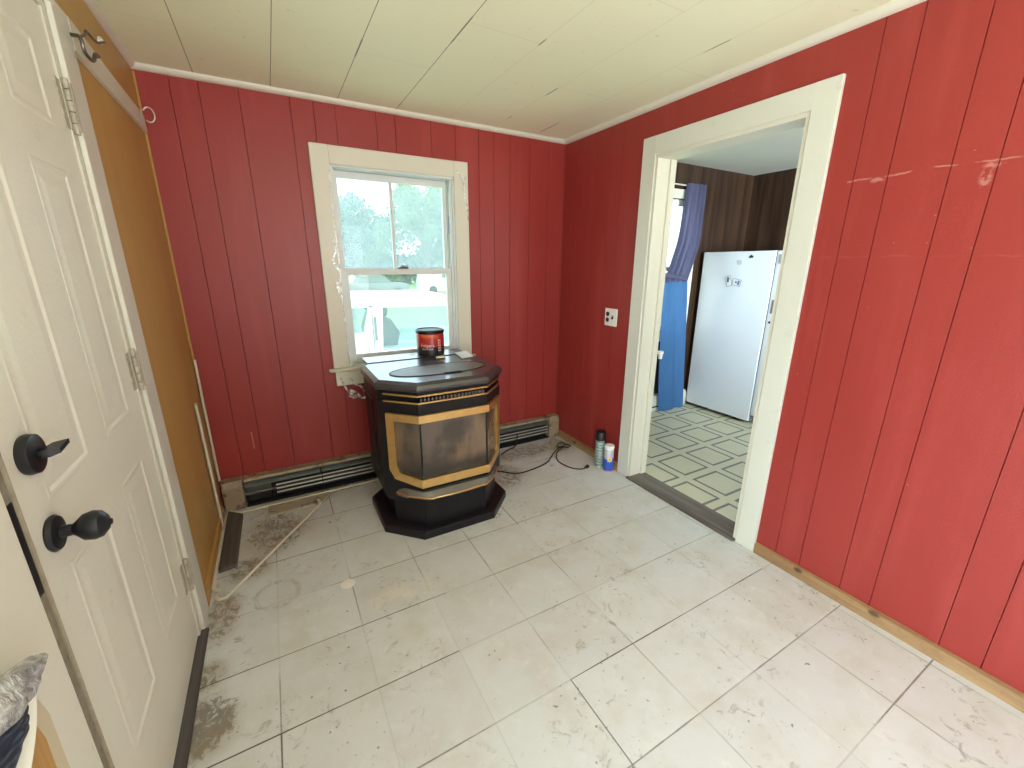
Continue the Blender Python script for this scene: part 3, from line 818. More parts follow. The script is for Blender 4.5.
for side, u in ((0, .0), (0, .965)):
    m = MB(); panel(m, side, [(u, zti - .002), (u + (.045 if side else .022), zti - .002), (u + (.045 if side else .022), zbi + .003), (u, zbi + .003)], .006, .009)
    m.build('glass_mullion', 'slot', S, 0)
# louvre: two brass strips over a black slot with teeth
for z in (.787, .750):
    m = MB()
    z2 = z + .007
    panel(m, -1, [(.16, z), (1, z), (1, z2), (.16, z2)], .000, .010); panel(m, 0, [(0, z), (1, z), (1, z2), (0, z2)], .000, .010); panel(m, 1, [(0, z), (.84, z), (.84, z2), (0, z2)], .000, .010)
    m.build('brass_strip', 'brass', S, 0)
m = MB()
for k in range(18):
    u = .03 + k * .054; panel(m, 0, [(u, .757), (u + .022, .757), (u + .022, .772), (u, .772)], -.030, -.004)
m.build('louvre', 'ledge', S, 0)
# ash ledge: curved grey lip with brass edge
pts = [(SX - .305, -.730), (SX - .25, -.812)] + [(SX + .20 * k / 6, -.893 + .018 * (k / 6) ** 2) for k in range(-5, 6)] + [(SX + .25, -.812), (SX + .305, -.730)]
arc = spline([(x, y, 0) for x, y in pts], 4)
poly = [(p.x, p.y) for p in arc] + [(SX + .18, -.80), (SX - .18, -.80)]
lower = [(x, y + (.014 if y < -.81 else 0), .222) for x, y in poly]; upper = [(x, y, .240) for x, y in poly]
inner = [(SX + (x - SX) * .93, max(y, -.858 + .0) if y < -.82 else y, .266) for x, y in poly]
MB().loft([lower, upper, inner]).build('ash_ledge', 'ledge', S, 30)
MB().tube([(p.x, p.y - .001, .239) for p in arc], .0045, 8).build('ledge_edge', 'brass', S)
MB().box((SX - BH - .006, -.55, .30), (SX - BH + .002, -.38, .72), .003).build('side_panel', 'black', S, 0)
MB().box((SX + BH - .002, -.55, .30), (SX + BH + .006, -.38, .72), .003).build('side_panel', 'black', S, 0)
MB().lathe([(.050, 0), (.050, .052)], (SX + .10, -.088, .40), 'y', 20).build('flue_collar', 'steel', S)

# things on the stove
cx, cy, cz, r = -1.155, -.195, .8606, .088
K = thing('coffee_can', (cx, cy, cz), 'red and black plastic coffee can with a black lid on the stove top', 'can')
MB().lathe([(r - .006, cz), (r, cz + .006), (r, cz + .130), (r - .004, cz + .138)], (cx, cy, 0), 'z', 40).build('can_body', 'can_red', K)
MB().lathe([(r - .002, cz + .1385), (r + .003, cz + .141), (r + .003, cz + .157), (r - .006, cz + .162), (r - .010, cz + .157)], (cx, cy, 0), 'z', 40).build('can_lid', 'black', K)
aim = math.atan2(-2.77 - cy, -2.0 - cx)
text_mesh('Folgers', .030, 'ink', 'lettering', K, None, None, .0006, (cx, cy, r + .0003, aim - .22, cz + .068, False))
text_mesh('BLACK SILK', .014, 'ink', 'lettering', K, None, None, .0006, (cx, cy, r + .0003, aim - .22, cz + .045, False))
m = MB()
for k in range(5):
    for j in range(2):
        a = aim + .62 + j * .13; z = cz + .030 + k * .016
        m.loft([[(cx + q * math.cos(a + da), cy + q * math.sin(a + da), z + dz) for da, dz in ((-.05, 0), (.05, 0), (.05, .009), (-.05, .009))] for q in (r + .0002, r + .0008)])
m.build('label_text_block', 'ink', K, 0)
m = MB().loft([[(x, y, z) for x, y in ((-1.172, -.392), (-1.115, -.400), (-1.112, -.376), (-1.168, -.368))] for z in (.8608, .866)] + [[(x, y, .872) for x, y in ((-1.166, -.388), (-1.120, -.394), (-1.118, -.380), (-1.163, -.374))]])
for v in m.bm.verts: v.co.y += .04
tag(m.build('wax_stub', 'soap', None, 25), 'small cream rounded stub lying in front of the coffee can on the stove', 'stub')
m = MB().loft([[(x, y, z) for x, y in ((-1.01, -.245), (-.915, -.215), (-.945, -.405), (-1.035, -.430))] for z in (.8608, .8625)])
tag(m.build('paper_card', 'paper', None, 0), 'blank white card lying flat on the stove top right of the can', 'card')

# ------------------------------------------------------------------ left wall: entry door
D = sempty('door_1', (XL, -1.435, 0))
DX = XL - .004
dy0, dy1, dz0, dz1 = -1.830, -1.040, .022, 2.055
cells = [(-1.715, -1.490), (-1.362, -1.148)]
rows = [(.285, .835), (.975, 1.650), (1.755, 1.955)]
m = MB(); Yb = sorted({dy0, dy1, *[y for c in cells for y in c]}); Zb = sorted({dz0, dz1, *[z for c in rows for z in c]})
def q(pts): m.quad(*[(DX + d, y, z) for y, z, d in pts])
for ya, yb in zip(Yb, Yb[1:]):
    for za, zb_ in zip(Zb, Zb[1:]):
        if (ya, yb) in cells and (za, zb_) in rows:
            R = []
            for ins, d in ((0, 0), (.005, .0009), (.012, .0007), (.020, -.0022), (.032, -.0020), (.052, -.0004)):
                R.append([(ya + ins, za + ins, d), (yb - ins, za + ins, d), (yb - ins, zb_ - ins, d), (ya + ins, zb_ - ins, d)])
            for A, B in zip(R, R[1:]):
                for i in range(4): q([A[i], A[(i + 1) % 4], B[(i + 1) % 4], B[i]])
            q(R[-1])
        else: q([(ya, za, 0), (yb, za, 0), (yb, zb_, 0), (ya, zb_, 0)])
m.box((DX - .044, dy0, dz0), (DX - .012, dy1, dz1))
bmesh.ops.recalc_face_normals(m.bm, faces=m.bm.faces)
for a in (dy0, dy1 - .001): m.box((DX - .013, a, dz0), (DX - .0005, a + .001, dz1))
leaf = m.build('door_leaf', 'door', D, 0)
# knob and deadbolt
ky, kz = -1.742, .919
MB().lathe([(.034, 0), (.036, .004), (.032, .010), (.014, .013)], (DX, ky, kz), 'x', 28).build('rosette', 'hardware', D)
MB().lathe([(.012, .012), (.011, .030), (.016, .036), (.026, .046), (.029, .060), (.026, .072), (.015, .081), (.006, .084), (.006, .087), (.003, .088)], (DX, ky, kz), 'x', 28).build('knob', 'hardware', D)
kz2 = 1.084
db = MB().lathe([(.036, 0), (.038, .006), (.036, .016), (.028, .019)], (DX, ky, kz2), 'x', 28).build('deadbolt', 'hardware', D)
m = MB().lathe([(.009, .018), (.009, .028)], (DX, ky, kz2), 'x', 14)
t = bmesh.new()
m.loft([[(DX + .024, ky - .010, kz2 - .007), (DX + .024, ky + .010, kz2 - .007), (DX + .024, ky + .010, kz2 + .007), (DX + .024, ky - .010, kz2 + .007)],
        [(DX + .034, ky - .010, kz2 - .008), (DX + .030, ky + .026, kz2 - .004), (DX + .030, ky + .026, kz2 + .009), (DX + .034, ky - .010, kz2 + .008)],
        [(DX + .048, ky - .004, kz2 - .004), (DX + .050, ky + .034, kz2 + .002), (DX + .050, ky + .034, kz2 + .010), (DX + .048, ky - .004, kz2 + .005)]])
t.free()
m.build('thumb_turn', 'hardware', db, 30)
# hinges
for z0 in (1.765, 1.015, .215):
    z1 = z0 + .14
    m = MB().box((DX + .0005, -1.066, z0 + .01), (DX + .003, -1.035, z1 - .01)).box((XL + .0, -1.019, z0 + .01), (XL + .0155, -1.0085, z1 - .01))
    for k in range(5):
        m.lathe([(.0065, z0 + .028 * k + .001), (.0075, z0 + .028 * k + .004), (.0075, z0 + .028 * k + .024), (.0065, z0 + .028 * k + .027)], (XL + .007, -1.024, 0), 'z', 12)
    m.build('hinge', 'hinge', D, 30)
# jamb, stop, casing, threshold
m = MB()
m.box((XL - .12, -1.036, .0), (XL + .0, -1.000, 2.08)); m.box((XL - .12, -1.87, .0), (XL - .006, -1.846, 2.08)); m.box((XL - .12, -1.846, 2.060), (XL + .0, -1.036, 2.08))
m.build('door_jamb', 'trim', D, 0)
m = MB()
m.box((XL + .0005, -1.008, 0), (XL + .014, -.886, 2.105), .002); m.box((XL + .0005, -2.02, 2.085), (XL + .017, -.985, 2.19), .002)
m.build('door_casing', 'trim_gloss', D, 0)
MB().box((XL - .004, -1.866, .02), (XL + .004, -1.8385, 2.05)).build('weatherstrip', 'dirty_strip', D, 0)
MB().box((XL - .002, -1.8335, .02), (XL + .007, -1.829, 2.05), .001).build('edge_strip', 'edge', D, 0)
MB().box((XL + .001, -1.862, .86), (XL + .0055, -1.842, 1.04), .001).build('strike_plate', 'hardware', D, 0)
MB().box((XL - .03, -1.846, -.001), (XL + .026, -1.002, .010), .003).build('door_sill', 'plank', D, 0)
# wide white panel on the latch side, with a patch where the paint has come off
m = MB().box((XL + .0005, -2.55, 0), (XL + .010, -1.868, 2.084), .002)
P = struct(m.build('trim_10', 'door', None, 0), 'wide white painted panel beside the latch side of the entry door')
m = MB().loft([[(x, y, z) for y, z in ((-1.968, .765), (-1.952, .70), (-1.955, .56), (-2.04, .52), (-2.10, .60), (-2.03, .70))] for x in (XL + .0102, XL + .0112)])
m.build('peeled_paint_edge', 'peel_edge', P, 0)
m = MB().loft([[(x, y, z) for y, z in ((-1.991, .735), (-1.980, .68), (-1.985, .58), (-2.03, .55), (-2.08, .62), (-2.03, .69))] for x in (XL + .0113, XL + .0119)])
m.build('bare_wood', 'peel', P, 0)
# plastic-wrapped packet hanging at the far left
bag = thing('plastic_bag', (XL + .03, -2.06, .78), 'shiny clear plastic bag with dark blue contents at the lower left panel', 'bag')
def blobm(c, ry, rz, rx, seed, rot=0):
    t = bmesh.new(); bmesh.ops.create_icosphere(t, subdivisions=5, radius=1); rr = random.Random(seed)
    ph = [rr.uniform(0, 6) for _ in range(6)]
    for v in t.verts:
        p = v.co.copy()
        k = 1 + .08 * math.sin(7 * p.y + ph[0]) * math.sin(6 * p.z + ph[1]) + .05 * math.sin(15 * p.z + 9 * p.y + ph[2])
        tip = 1 - .55 * max(0, p.y)
        y, z = p.y * ry * k, p.z * rz * k * tip
        v.co = (c[0] + max(p.x * rx * k, -rx * .9), c[1] + y * math.cos(rot) - z * math.sin(rot), c[2] + y * math.sin(rot) + z * math.cos(rot))
    b = MB(); b.add(t); return b
blobm((XL + .040, -2.060, .850), .075, .030, .022, 3, -.10).build('clear_wrap', 'wrap', bag)
blobm((XL + .042, -2.120, .815), .060, .030, .018, 5, .05).build('blue_packet', 'navy', bag)
m = MB().tube(spline([(XL + .030, -2.012, .815), (XL + .032, -2.045, .770), (XL + .030, -2.090, .725), (XL + .026, -2.14, .68)], 6), .010, 10, .35)
m.build('plastic_strip', 'door', bag)

# board across the ochre wall, with rod brackets
m = MB().loft([[(x, y, z) for y, z in ((-.872, 2.022), (-.5, 2.016), (-.010, 2.010), (-.010, 2.078), (-.5, 2.092), (-.872, 2.108))] for x in (XL + .0005, XL + .013)])
struct(m.build('trim_11', 'trim', None, 0), 'white painted rail across the ochre wall')
K = thing('curtain_bracket', (XL + .02, -.85, 2.0), 'dark bent wire curtain bracket by the top of the door casing', 'bracket')
MB().tube(spline([(XL + .015, -.895, 2.055), (XL + .04, -.925, 2.042), (XL + .042, -.925, 2.014), (XL + .042, -.900, 2.006), (XL + .042, -.845, 2.012), (XL + .041, -.80, 2.045), (XL + .036, -.735, 2.062), (XL + .021, -.70, 2.07)], 6), .0050, 8).build('arm', 'steel', K)
MB().tube(spline([(XL + .040, -.923, 2.044), (XL + .04, -.86, 2.074), (XL + .04, -.84, 2.090), (XL + .04, -.775, 2.094), (XL + .035, -.70, 2.112), (XL + .03, -.60, 2.15), (XL + .02, -.52, 2.178)], 6), .0036, 8).build('wire', 'steel', K)
MB().lathe([(.004, 0), (.013, .003), (.013, .012), (.005, .018)], (XL + .0005, -.52, 2.180), 'x', 14).build('screw_cap', 'trim', K)
a = [(XL + .046 + .020 * math.cos(t_), -.11, 2.062 + .030 * math.sin(t_)) for t_ in [math.radians(d) for d in list(range(-130, 151, 14))]]
K = thing('curtain_bracket', (XL + .03, -.06, 2.02), 'small open ring bracket at the end of the rail in the wall corner', 'bracket')
MB().tube(a[::-1], .0028, 8).build('ring', 'alu', K)
MB().box((XL + .0205, -.116, 2.046), (XL + .0225, -.103, 2.080)).build('mount', 'alu', K, 0)

# ------------------------------------------------------------------ curtain rods and junk in the corner
G = 'cream curtain rods in the corner'
def rod(pts, label, r=.0075):
    m = MB().tube(spline(pts, 3) if False else pts, r, 8, .75)
    return tag(m.build('curtain_rod', 'rod', None, 50), label, 'curtain rod', G)
def bend(a, b, c, k=4, f=.35):      # rounded elbow at b
    a, b, c = Vector(a), Vector(b), Vector(c)
    p = b + (a - b).normalized() * .025; q_ = b + (c - b).normalized() * .025
    return [p.lerp(b, t / k).lerp(b.lerp(q_, t / k), t / k) for t in range(k + 1)]
f = .009
rod([(-2.408, -.055, .012), *bend((-2.40, -.060, f), (-2.345, -.118, f), (-1.95, -.112, f)), (-1.50, -.108, f)], 'long cream curtain rod lying on the floor along the heater')
rod([(-1.925, -.205, .0225), *bend((-1.925, -.205, .0225), (-1.915, -.262, .021), (-2.2, -.65, f)), *bend((-2.2, -.65, f), (-2.362, -.862, f), (-2.395, -.845, f)), (-2.398, -.825, f)], 'cream curtain rod lying slantwise across the floor, hooked at its far end')
rod([(-2.385, -.790, .0085), *bend((-2.385, -.79, .0085), (-2.412, -.775, .0085), (-2.412, -.70, .0085)), (-2.412, -.60, .0085), (-2.410, -.285, .0085)], 'cream curtain rod lying along the left wall beside the dark board', .0080)
rod([(-2.417, -.026, .92), (-2.4165, -.030, .90), (-2.4165, -.038, .55), (-2.4165, -.040, .201)], 'taller cream curtain rod leaning in the wall corner, foot on the heater end', .009)
rod([(-2.4165, -.255, .735), (-2.4165, -.250, .715), (-2.4165, -.235, .45), (-2.4165, -.225, .085), (-2.4165, -.222, .0095)], 'shorter cream curtain rod leaning on the ochre wall beside the dark board', .010)
m = MB()
A = [(-2.392, -.090), (-2.322, -.155), (-2.326, -.640), (-2.400, -.652), (-2.398, -.095)]
m.prism(A, 'z', .0005, .021, .002)
tag(m.build('loose_board', 'plank', None, 0), 'short dark weathered board lying on the floor in the left corner', 'board')
m = MB().prism([(-2.198, -.240), (-1.905, -.232), (-1.860, -.175), (-1.852, -.125), (-2.195, -.128)], 'z', .0005, .014, .002)
tag(m.build('loose_tile', 'loose', None, 0), 'stained loose floor tile lying in front of the heater', 'floor tile')
m = MB().lathe([(.030, .0003), (.032, .0012), (.030, .0022)], (-1.876, -1.017, 0), 'z', 24)
tag(m.build('plastic_disc', 'plate', None), 'round off-white disc lying flat on the floor tiles', 'disc')

# power cord
pts = [(-.90, -.17, .006), (-.86, -.24, .006), (-.82, -.33, .006), (-.744, -.415, .006), (-.664, -.487, .006), (-.53, -.485, .006), (-.385, -.447, .006), (-.273, -.357, .006), (-.169, -.284, .006), (-.085, -.26, .006),
       (-.070, -.215, .006), (-.12, -.215, .007), (-.155, -.262, .009), (-.10, -.312, .013), (-.055, -.300, .013), (-.080, -.270, .016), (-.14, -.300, .014), (-.23, -.352, .006), (-.299, -.466, .006), (-.287, -.587, .006), (-.245, -.645, .006), (-.200, -.660, .006)]
K = thing('power_cord', (-.5, -.4, 0), 'black power cord running from the stove and coiled on the floor', 'cord')
MB().tube(spline(pts, 6), .0042, 8).build('cable', 'cord', K)
m = MB().lathe([(.006, 0), (.010, .008), (.013, .020), (.013, .034), (.010, .036)], (0, 0, 0), 'x', 12)
bmesh.ops.transform(m.bm, matrix=Matrix.Translation((-.200, -.660, .0135)) @ Matrix.Rotation(math.radians(12), 4, 'Z'), verts=m.bm.verts)
m.build('plug', 'cord', K)
pts = [(-.62, -.165, .006), (-.58, -.14, .006), (-.52, -.112, .006), (-.47, -.098, .008), (-.44, -.085, .03), (-.43, -.076, .075), (-.43, -.076, .11)]
tag(MB().tube(spline(pts, 6), .0045, 8).build('heater_wire', 'cord', None), 'short black wire hanging down from the heater right of the stove', 'wire')

# spray cans by the doorway
def can(name, x, y, r, hb, label, mat):
    K = thing(name, (x, y, 0), label, 'can')
    MB().lathe([(r - .003, .0005), (r, .004), (r, hb - .012), (r - .006, hb), (r - .008, hb + .003)], (x, y, 0), 'z', 32).build('can_body', mat, K)
    MB().lathe([(r + .0008, .0003), (r + .0014, .004), (r + .0004, .007)], (x, y, 0), 'z', 32).build('bottom_rim', 'silver', K)
    return K
K = can('spray_can', -.070, -.662, .035, .205, 'tall grey-green spray can with a black cap by the doorway', 'sprayg')
MB().lathe([(.0355, .2055), (.0355, .262), (.032, .269), (.026, .270)], (-.070, -.662, 0), 'z', 32).build('cap', 'socket', K)
K = can('spray_can', -.062, -.748, .034, .168, 'shorter blue and white spray can with a flower print by the doorway', 'fresh')
MB().lathe([(.0345, .1685), (.0355, .173), (.0355, .190), (.031, .196), (.012, .197)], (-.062, -.748, 0), 'z', 32).build('cap', 'whitecap', K)
aim = math.atan2(-2.77 + .748, -2.0 + .062)
m = MB()
for k in range(8):
    a = 2 * PI * k / 8
    for ring_ in (0,):
        pr = []
        for i in range(10):
            b = 2 * PI * i / 10; u = .013 + .009 * math.cos(b); v_ = .0055 * math.sin(b)
            yy = u * math.cos(a) - v_ * math.sin(a); zz = u * math.sin(a) + v_ * math.cos(a)
            an = aim + .25 + yy / .0345
            pr.append((an, .096 + zz))
        m.loft([[(-.062 + q_ * math.cos(an), -.748 + q_ * math.sin(an), z) for an, z in pr] for q_ in (.0342, .0348)])
m.build('flower_print', 'petal', K, 0)

# wall plate on the right wall
K = thing('wall_outlet', (-.004, -.608, 1.02), 'white wall plate with two black sockets and a switch on the red wall', 'outlet')
MB().box((-.006, -.668, 1.018), (-.0005, -.548, 1.136), .002).build('cover_plate', 'plate', K, 0)
for z in (1.098, 1.058): MB().lathe([(.0155, 0), (.0155, .0022), (.013, .003)], (-.0088, -.578, z), 'x', 20).build('socket', 'socket', K)
m = MB().box((-.0075, -.642, 1.052), (-.0062, -.615, 1.104), .0005); m.build('switch_plate', 'plate', K, 0)
MB().prism([(-.0076, 1.066), (-.0076, 1.090), (-.018, 1.074), (-.018, 1.066)], 'y', -.634, -.624).build('toggle', 'socket', K, 0)

# ------------------------------------------------------------------ kitchen
W2 = sempty('window_2', (.97, KY, .70))
m = MB()
kx0, kx1, kz0, kz1 = .45, 1.49, .80, 2.0
m.box((kx0 - .08, KY - .019, kz0 - .09), (kx0, KY - .0005, kz1 + .075)); m.box((kx1, KY - .019, kz0 - .09), (kx1 + .085, KY - .0005, kz1 + .075))
m.box((kx0, KY - .019, kz1), (kx1, KY - .0005, kz1 + .075)); m.box((kx0, KY - .019, kz0 - .09), (kx1, KY - .0005, kz0 - .0))
m.build('window_casing', 'trim', W2, 0)
m = frame(kx0 + .002, kx1 - .002, kz0, kz1 - .002, .06, .10, .05, .05, .06); m.box((kx0 + .05, .062, 1.37), (kx1 - .05, .098, 1.41)); s2 = m.build('sash', 'sash', W2, 0)
MB().box((kx0 + .05, .078, kz0 + .06), (kx1 - .05, .082, 1.37)).build('pane', 'glass_low', s2, 0); MB().box((kx0 + .05, .078, 1.41), (kx1 - .05, .082, kz1 - .05)).build('pane', 'glass_low', s2, 0)
MB().box((kx0 + .04, .048, 1.94), (kx1 - .04, .056, 1.995)).build('blind_rail', 'plate', W2, 0)
# curtain: gathered top swept to the left, band, straight lower panel
CU = thing('curtain', (1.40, -.03, 0), 'periwinkle and blue curtain tied back at the kitchen window beside the freezer', 'curtain')
def cloth(rows, folds, amp, ph=0.0, n=60):
    """rows: (z, x0, x1, y)"""
    m = MB(); prev = None
    for z, a, b, y in rows:
        cur = []
        for i in range(n + 1):
            u = i / n
            w_ = amp * (b - a) / .26
            cur.append(m.bm.verts.new((a + (b - a) * u, y + w_ * math.sin(u * folds * 2 * PI + ph) + .3 * w_ * math.sin(u * folds * 4.3 * PI + z * 3), z)))
        if prev:
            for i in range(n): m.bm.faces.new((prev[i], prev[i + 1], cur[i + 1], cur[i]))
        prev = cur
    return m
rows = []
key = [(2.125, 1.335, 1.575, -.03), (2.08, 1.328, 1.572, -.03), (1.85, 1.305, 1.562, -.036), (1.65, 1.275, 1.555, -.04), (1.48, 1.215, 1.50, -.045), (1.36, 1.165, 1.455, -.05), (1.27, 1.125, 1.425, -.05)]
kk = spline([(a, b, c) for z, a, b, c in key], 5); zz = [p_.x for p_ in spline([(z, 0, 0) for z, *_ in key], 5)]
rows = [(z, p_.x, p_.y, p_.z) for z, p_ in zip(zz, kk)]
cloth(rows, 4, .020, .6).solidify(.002).build('upper_drape', 'curtain', CU, 60)
m = MB().tube([(1.11 + .32 * k / 10, -.05 - .026 * math.sin(PI * k / 10), 1.34 - .045 * k / 10 + (.0)) for k in range(11)], .012, 8, 1.6); m.build('tie_band', 'curtain', CU)
rows = [(1.28 - 1.275 * k / 12, 1.115 + .105 * k / 12, 1.425 + .145 * k / 12, -.052 - .012 * k / 12) for k in range(13)]
cloth(rows, 1.5, .010, 1.0).solidify(.002).build('lower_drape', 'curtain_low', CU, 60)
MB().tube([(.40, .004, 2.11), (1.585, .004, 2.11)], .006, 10).build('rod', 'trim', CU)
# kitchen baseboard heater
K = thing('baseboard_heater', (.9, -.0, 0), 'cream baseboard heater along the kitchen wall behind the blue curtain', 'heater')
MB().prism([(KY - .001, .002), (-.022, .002), (-.026, .03), (-.026, .13), (-.010, .165), (KY - .001, .17)], 'x', .2, 1.66, .003).build('cover', 'heater_white', K, 0)
MB().box((.25, -.0275, .045), (1.58, -.0262, .058)).build('air_slot', 'slot', K, 0)
# latch keeper on the jamb
m = MB().box((.128, -.945, .865), (.165, -.915, .885), .004); m.prism([(-.942, .865), (-.918, .865), (-.922, .832), (-.938, .832)], 'x', .141, .160, .002)
tag(m.build('latch_keeper', 'plate', None, 0), 'small white latch keeper on the back edge of the doorway jamb', 'latch')

# freezer
FX, fy0, fy1, fh = 1.672, -.018, -.775, 1.545
K = thing('upright_freezer', (2.0, (fy0 + fy1) / 2, 0), 'tall white upright freezer standing in the kitchen corner', 'freezer')
MB().box((FX + .075, fy1 + .004, .055), (KX - .03, fy0 - .004, fh - .004), .006, 2).build('cabinet', 'fridge', K, 30)
MB().box((FX + .062, fy1 + .014, .065), (FX + .076, fy0 - .014, fh - .014)).build('gasket', 'gasket', K, 0)
dr = MB().box((FX, -.704, .035), (FX + .062, fy0, fh), .012, 3).build('door', 'fridge', K, 30)
MB().box((FX + .012, -.7105, .04), (FX + .06, -.7045, fh - .004)).build('door_seam', 'gasket', dr, 0)
hs = MB().box((FX + .002, fy1, .10), (FX + .062, -.711, fh - .002), .008, 3).build('handle_trim', 'fridge', dr, 30)
MB().box((FX + .0005, -.758, 1.03), (FX + .004, -.732, 1.145), .002).build('handle_recess', 'gasket', hs, 0)
MB().lathe([(.010, 0), (.010, .006), (.007, .007)], (FX - .004, -.745, .955), 'x', 16).build('lock', 'socket', hs)
MB().box((FX - .001, -.762, 1.44), (FX + .003, -.728, 1.515), .002).build('badge', 'silver', hs, 0)
MB().box((FX + .09, fy1 + .01, .010), (KX - .05, fy0 - .01, .055)).build('kick_plate', 'gasket', K, 0)
for yy in (fy0 - .06, fy1 + .06):
    MB().lathe([(.022, 0.0), (.022, .012), (.012, .014), (.012, .055)], (FX + .13, yy, 0), 'z', 14).build('foot', 'plate', K)
# magnets
def magnet(yc, zc, w_, h_, rot, label, pieces):
    K = thing('fridge_magnet', (FX - .001, yc, zc), label, 'magnet', 'magnets on the freezer door')
    def rect(a, b, c, d, x0, x1):
        pr = [(a, c), (b, c), (b, d), (a, d)]
        return MB().loft([[(x, yc + u * math.cos(rot) - v * math.sin(rot), zc + u * math.sin(rot) + v * math.cos(rot)) for u, v in pr] for x in (x0, x1)])
    rect(-w_, w_, -h_, h_, FX - .003, FX - .0004).build('backing', 'inkdark', K, 0)
    rect(-w_ + .003, w_ - .003, -h_ + .003, h_ - .003, FX - .0038, FX - .003).build('card', 'paper', K, 0)
    for (a, b, c, d, mt) in pieces: rect(a * w_, b * w_, c * h_, d * h_, FX - .0044, FX - .0038).build('print', mt, K, 0)
magnet(-.315, 1.285, .026, .047, math.radians(-20), 'tilted white card magnet with a dark print on the freezer', [(-.5, .4, .2, .75, 'inkdark'), (-.2, .6, -.15, .25, 'inkdark')])
magnet(-.395, 1.275, .040, .030, math.radians(10), 'wide white and blue card magnet right of the tilted one', [(-.75, -.25, -.7, .7, 'inkblue'), (-.1, .35, -.2, .3, 'inkdark')])
m = MB().lathe([(.020, 0), (.020, .003), (.014, .005)], (FX - .0055, -.405, 1.450), 'x', 18)
tag(m.build('fridge_magnet', 'silver', None), 'small round grey magnet near the top of the freezer door', 'magnet', 'magnets on the freezer door')
m = MB().loft([[(x, y, z) for y, z in ((-.475, 1.498), (-.495, 1.515), (-.515, 1.500), (-.512, 1.488), (-.478, 1.486))] for x in (FX - .0045, FX - .0004)])
tag(m.build('fridge_magnet', 'socket', None, 0), 'small black magnet at the top right of the freezer door', 'magnet', 'magnets on the freezer door')

# unseen windows (front, side, kitchen front), added to house the fill lamps: frames only
def plain_window(name, rect, axis, at, back):
    a0, a1, z0, z1 = rect; K = sempty(name, ((a0 + a1) / 2, at, z0) if axis == 'y' else (at, (a0 + a1) / 2, z0))
    m = frame(a0, a1, z0, z1, 0, .04, .05, .05, .06); m.box((a0 + .05, .002, (z0 + z1) / 2 - .02), (a1 - .05, .038, (z0 + z1) / 2 + .02))
    for v in m.bm.verts:
        x, y, z = v.co
        v.co = (x, at + back * y, z) if axis == 'y' else (at + back * y, x, z)
    bmesh.ops.recalc_face_normals(m.bm, faces=m.bm.faces)
    m.build('sash', 'sash', K, 0)
plain_window('added_window_3', (-1.999, -.601, .701, 2.049), 'y', YF - .04, -1)
plain_window('added_window_4', (-4.099, -3.101, .151, 1.249), 'x', XL - .04, -1)
plain_window('added_window_5', (.501, 1.899, .801, 2.049), 'y', -3.24, -1)

# ------------------------------------------------------------------ outdoors
m = MB().box((-40, .2, OUT - .2), (60, 90, OUT)); o = m.build('lawn', 'grass', None, 0, 'world'); struct(o, 'sunlit lawn outside the window')
# pickup truck parked outside (front towards +x)
ty0, ty1 = 2.0, 3.75
T = thing('pickup_truck', (-.9, (ty0 + ty1) / 2, OUT), 'white extended-cab pickup truck parked close outside the window', 'truck')
m = MB()
# lower body and bed
m.prism([(-3.9, -.25), (2.0, -.25), (2.05, .10), (2.00, .36), (1.0, .47), (-1.75, .47), (-3.9, .42)], 'y', ty0, ty1, .03, 2)
m.build('body', 'carwhite', T, 30)
m = MB()
for y in (ty0 + .02, ty1 - .07):       # cab sides: pillars and header
    m.prism([(-1.80, .46), (-1.36, .46), (-1.36, .69), (-1.33, .985), (-1.70, .99), (-1.76, .9)], 'y', y, y + .05)
    m.prism([(-1.14, .46), (-.985, .46), (-.955, .95), (-1.10, .985), (-1.17, .72)], 'y', y, y + .05)
    m.prism([(-1.36, .46), (-1.13, .46), (-1.16, .69), (-1.36, .69)], 'y', y, y + .05)
    m.prism([(-1.72, .975), (.30, .935), (.22, 1.0), (.06, 1.025), (-1.60, 1.035)], 'y', y, y + .05)
    m.prism([(.20, .94), (.32, .94), (.98, .46), (.84, .46)], 'y', y, y + .05)
m.prism([(-1.72, .98), (-1.60, 1.035), (-1.35, 1.05), (-.05, 1.045), (.18, 1.01), (.32, .94), (.18, .98), (-.05, 1.01), (-1.35, 1.015), (-1.58, 1.0)], 'y', ty0 + .025, ty1 - .025)
m.build('cab', 'carwhite', T, 30)
m = MB()
for y in (ty0 + .038, ty1 - .05): 
    m.prism([(-1.358, .69), (-1.16, .69), (-1.11, .98), (-1.33, .985)], 'y', y, y + .004); m.prism([(-.985, .46), (.84, .46), (.24, .94), (-.955, .95)], 'y', y, y + .004)
m.prism([(.295, .945), (.30, .95), (.965, .47), (.96, .465)], 'y', ty0 + .08, ty1 - .08)
m.build('window_glass', 'car_glass', T, 0)
MB().box((-1.085, ty0 - .002, .02), (-1.075, ty0 + .004, .93)).build('door_seam', 'gasket', T, 0)
MB().box((-1.06, ty0 + .012, .60), (-1.035, ty0 + .0195, .86)).build('pillar_strip', 'gasket', T, 0)
for y in (ty0 + .30, ty1 - .85):
    m = MB(); m.prism([(-.95, .30), (-.78, .30), (-.70, .62), (-.80, .80), (-.90, .80), (-.98, .6)], 'y', y, y + .50, .04, 3)
    m.prism([(-.93, .81), (-.82, .81), (-.80, .90), (-.84, .94), (-.92, .94), (-.95, .88)], 'y', y + .12, y + .38, .025, 3)
    m.prism([(-.80, .26), (-.25, .28), (-.22, .36), (-.28, .42), (-.78, .40)], 'y', y, y + .5, .03, 3)
    m.build('seat', 'seat', T, 40)
